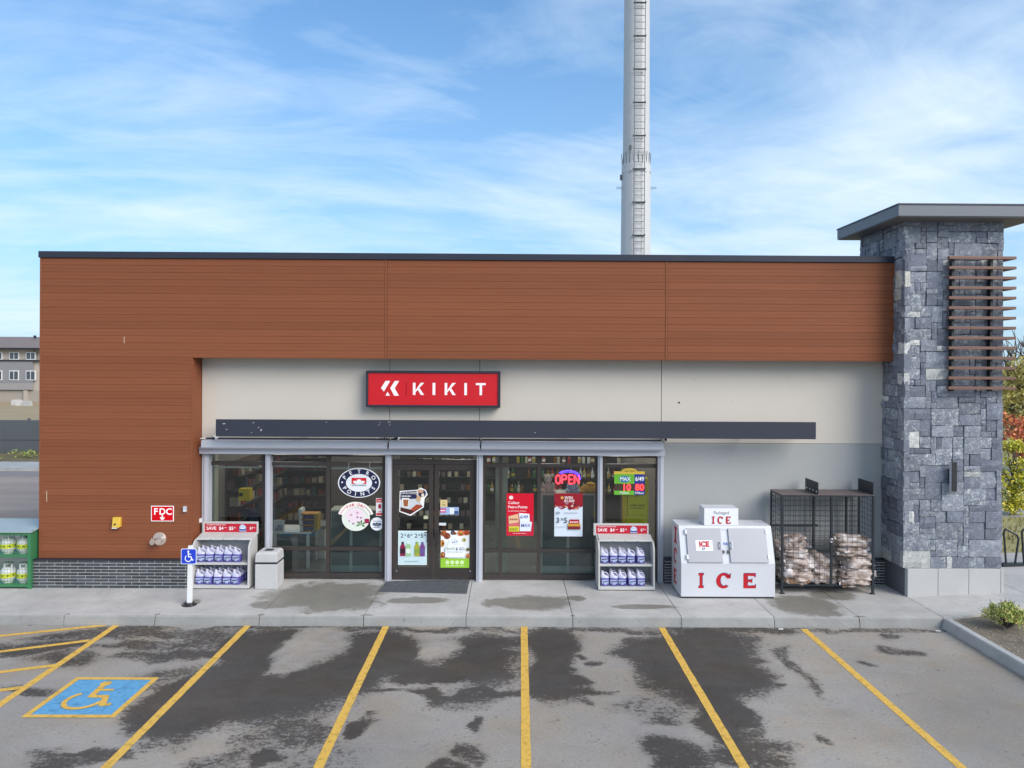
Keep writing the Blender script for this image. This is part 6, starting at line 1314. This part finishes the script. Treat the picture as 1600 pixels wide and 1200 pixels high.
def leafy(name, px, y, z0, top, low, rx, label, leafs, lsize, ncl, nleaf, cr, seed):
    """a tree whose leaf clumps fill an uneven crown between two heights, each on its own limb"""
    q = random.Random(seed); x = X(px, y); o = empty(name, (x, y, z0), label, 'tree', 'trees at the right'); g = G(); pts = []
    zt_, zb_ = top, low; hh = zt_ - zb_; g.tube((x, y, z0), (x + .03 * hh, y, zb_ + hh * .55), .030 * (zt_ - z0), 7, .014 * (zt_ - z0))
    for k in range(ncl):
        t_ = q.random(); a = q.uniform(0, 6.283); w = rx * (math.sin(math.pi * (0.12 + .80 * t_)) ** .7) * math.sqrt(q.random()) * q.uniform(.8, 1.15)
        p = Vector((x + w * math.cos(a), y + w * math.sin(a) * .9, zb_ + hh * t_)); pts.append((*p, cr * q.uniform(.7, 1.3), cr * q.uniform(.7, 1.3), cr * q.uniform(.5, .9)))
        r0 = Vector((x, y, z0 + (p.z - z0) * q.uniform(.35, .75))); g.tube(r0, p, .008 * (zt_ - z0), 5, .003 * (zt_ - z0), caps=False)
    g.build('trunk', M_bark, o); g = G(); leaf_cloud(g, pts, lsize, nleaf, seed, list(range(len(leafs)))); g.build('crown', leafs, o)
leafy('small_tree', 1584, 22.6, .3, 2.62, .35, .62, 'small yellow green autumn tree beside the stone tower', LY, .055, 60, 46, .22, 11)
leafy('red_tree', 1604, 32, .3, 2.75, .9, 1.5, 'low red orange tree beyond the path at the right edge', LR, .075, 60, 60, .36, 5)
leafy('willow_tree', 1608, 50, 0, 5.6, .3, 3.0, 'big olive yellow tree behind the red tree at the right edge', LW, .14, 90, 60, .75, 8)
leafy('willow_tree', 1570, 62, 0, 3.9, .2, 3.0, 'dull yellow brown tree low behind the stone tower', LW, .16, 80, 50, .8, 14)
tree('bare_tree', X(1583, 52), 52, 0, 9.5, 'leafless dark tree showing above the slats at the right edge', None, 0, 0, 0, 21, 5, .26)
tree('bare_tree', X(1640, 66), 66, 0, 12, 'pale leafless tree partly out of frame at the right edge', None, 0, 0, 0, 33, 5, .25)
# bush in the bed
b0 = gnd(1573, 980, .2); o = empty('bush', (b0.x, b0.y, .17), 'low round bush with green and straw tips in the soil bed', 'bush'); q = random.Random(4); g = G(); pts = []
for k in range(80):
    a = q.uniform(0, 6.28); t_ = q.uniform(.05, 1.25); d_ = Vector((math.cos(a) * t_, math.sin(a) * t_, q.uniform(.55, 1.2))).normalized(); L_ = q.uniform(.34, .56); base = Vector((b0.x, b0.y, .19)); g.tube(base, base + d_ * L_, .006, 4, .003); pts.append((base.x + d_.x * L_ * .75, base.y + d_.y * L_ * .75, base.z + d_.z * L_ * .75, .075, .075, .09))
g.build('stem', M_bark, o); LB = [mat('leaf_bush', (0.300, 0.388, 0.088), .6), mat('leaf_straw', (0.725, 0.575, 0.250), .7), mat('leaf_lime', (0.550, 0.600, 0.138), .6)]
g = G(); leaf_cloud(g, pts, .022, 46, 5, [0, 0, 1, 2]); g.build('crown', LB, o)
LV = mat('leaf_verge', (0.13, 0.13, 0.05), .8)
# verge plants under the fence
for k in range(9):
    x = X(2 + 7 * k + rnd.uniform(-3, 3), 37); y = rnd.uniform(35.6, 38.8); s_ = rnd.uniform(.2, .42); o = empty('verge_shrub', (x, y, .02), 'weedy shrub under the far grey fence, %s from the left' % (ORD + ['seventh', 'eighth', 'ninth'])[k], 'shrub', 'weedy shrubs under the fence'); g = G()
    leaf_cloud(g, [(x, y, .05 + s_ * .5, s_ * 1.2, s_, s_ * .6)], .06, 50, k, [0, 1, 2]); g.build('foliage', [LW[2], LB[0], LV], o); G().tube((x, y, 0), (x, y, s_ * .6), .02, 5).build('stem', M_bark, o)
# bike rack
YBk = 16.5; bk = empty('bike_rack', (X(1590, YBk), YBk, .42), 'black tubular bike rack of slanted hoops beyond the stone tower', 'bike rack')
zb = .35; zt_ = Z(827, YBk, 1580)
G().box(X(1566, YBk), X(1566, YBk) + 2.2, YBk - .05, YBk + .05, .33, .42).build('base_rail', M_cage, bk)
for k in range(3):
    x = X(1570, YBk) + k * .42; G().path([(x + .04, YBk, .36), (x - .02, YBk, zt_ - .06), (x + .02, YBk, zt_), (x + .30, YBk + .02, zt_ - .14), (x + .34, YBk + .02, zt_ - .24), (x + .24, YBk, .36)], .022, 8).build('hoop', M_cage, bk)
# litter by the kerb
for px, py, hx, lab in ((1220, 982, 'e4e4e4', 'scrap of white paper at the kerb below the cage'), (440, 973, 'e8e8ea', 'white paper strip by the kerb below the waste bin'), (1466, 985, 'dcdcd8', 'crumpled white scrap at the right end of the kerb'), (203, 974, 'dcdcda', 'small white scrap by the kerb near the striped zone')):
    p = gnd(px, py + 1, 0.01); tag(G().prism([(p.x - .05, p.y, .006), (p.x + .04, p.y - .02, .006), (p.x + .05, p.y + .02, .012), (p.x - .03, p.y + .03, .010)], (0, 0, .004)).build('paper_scrap', flat(hx)), lab, 'litter')
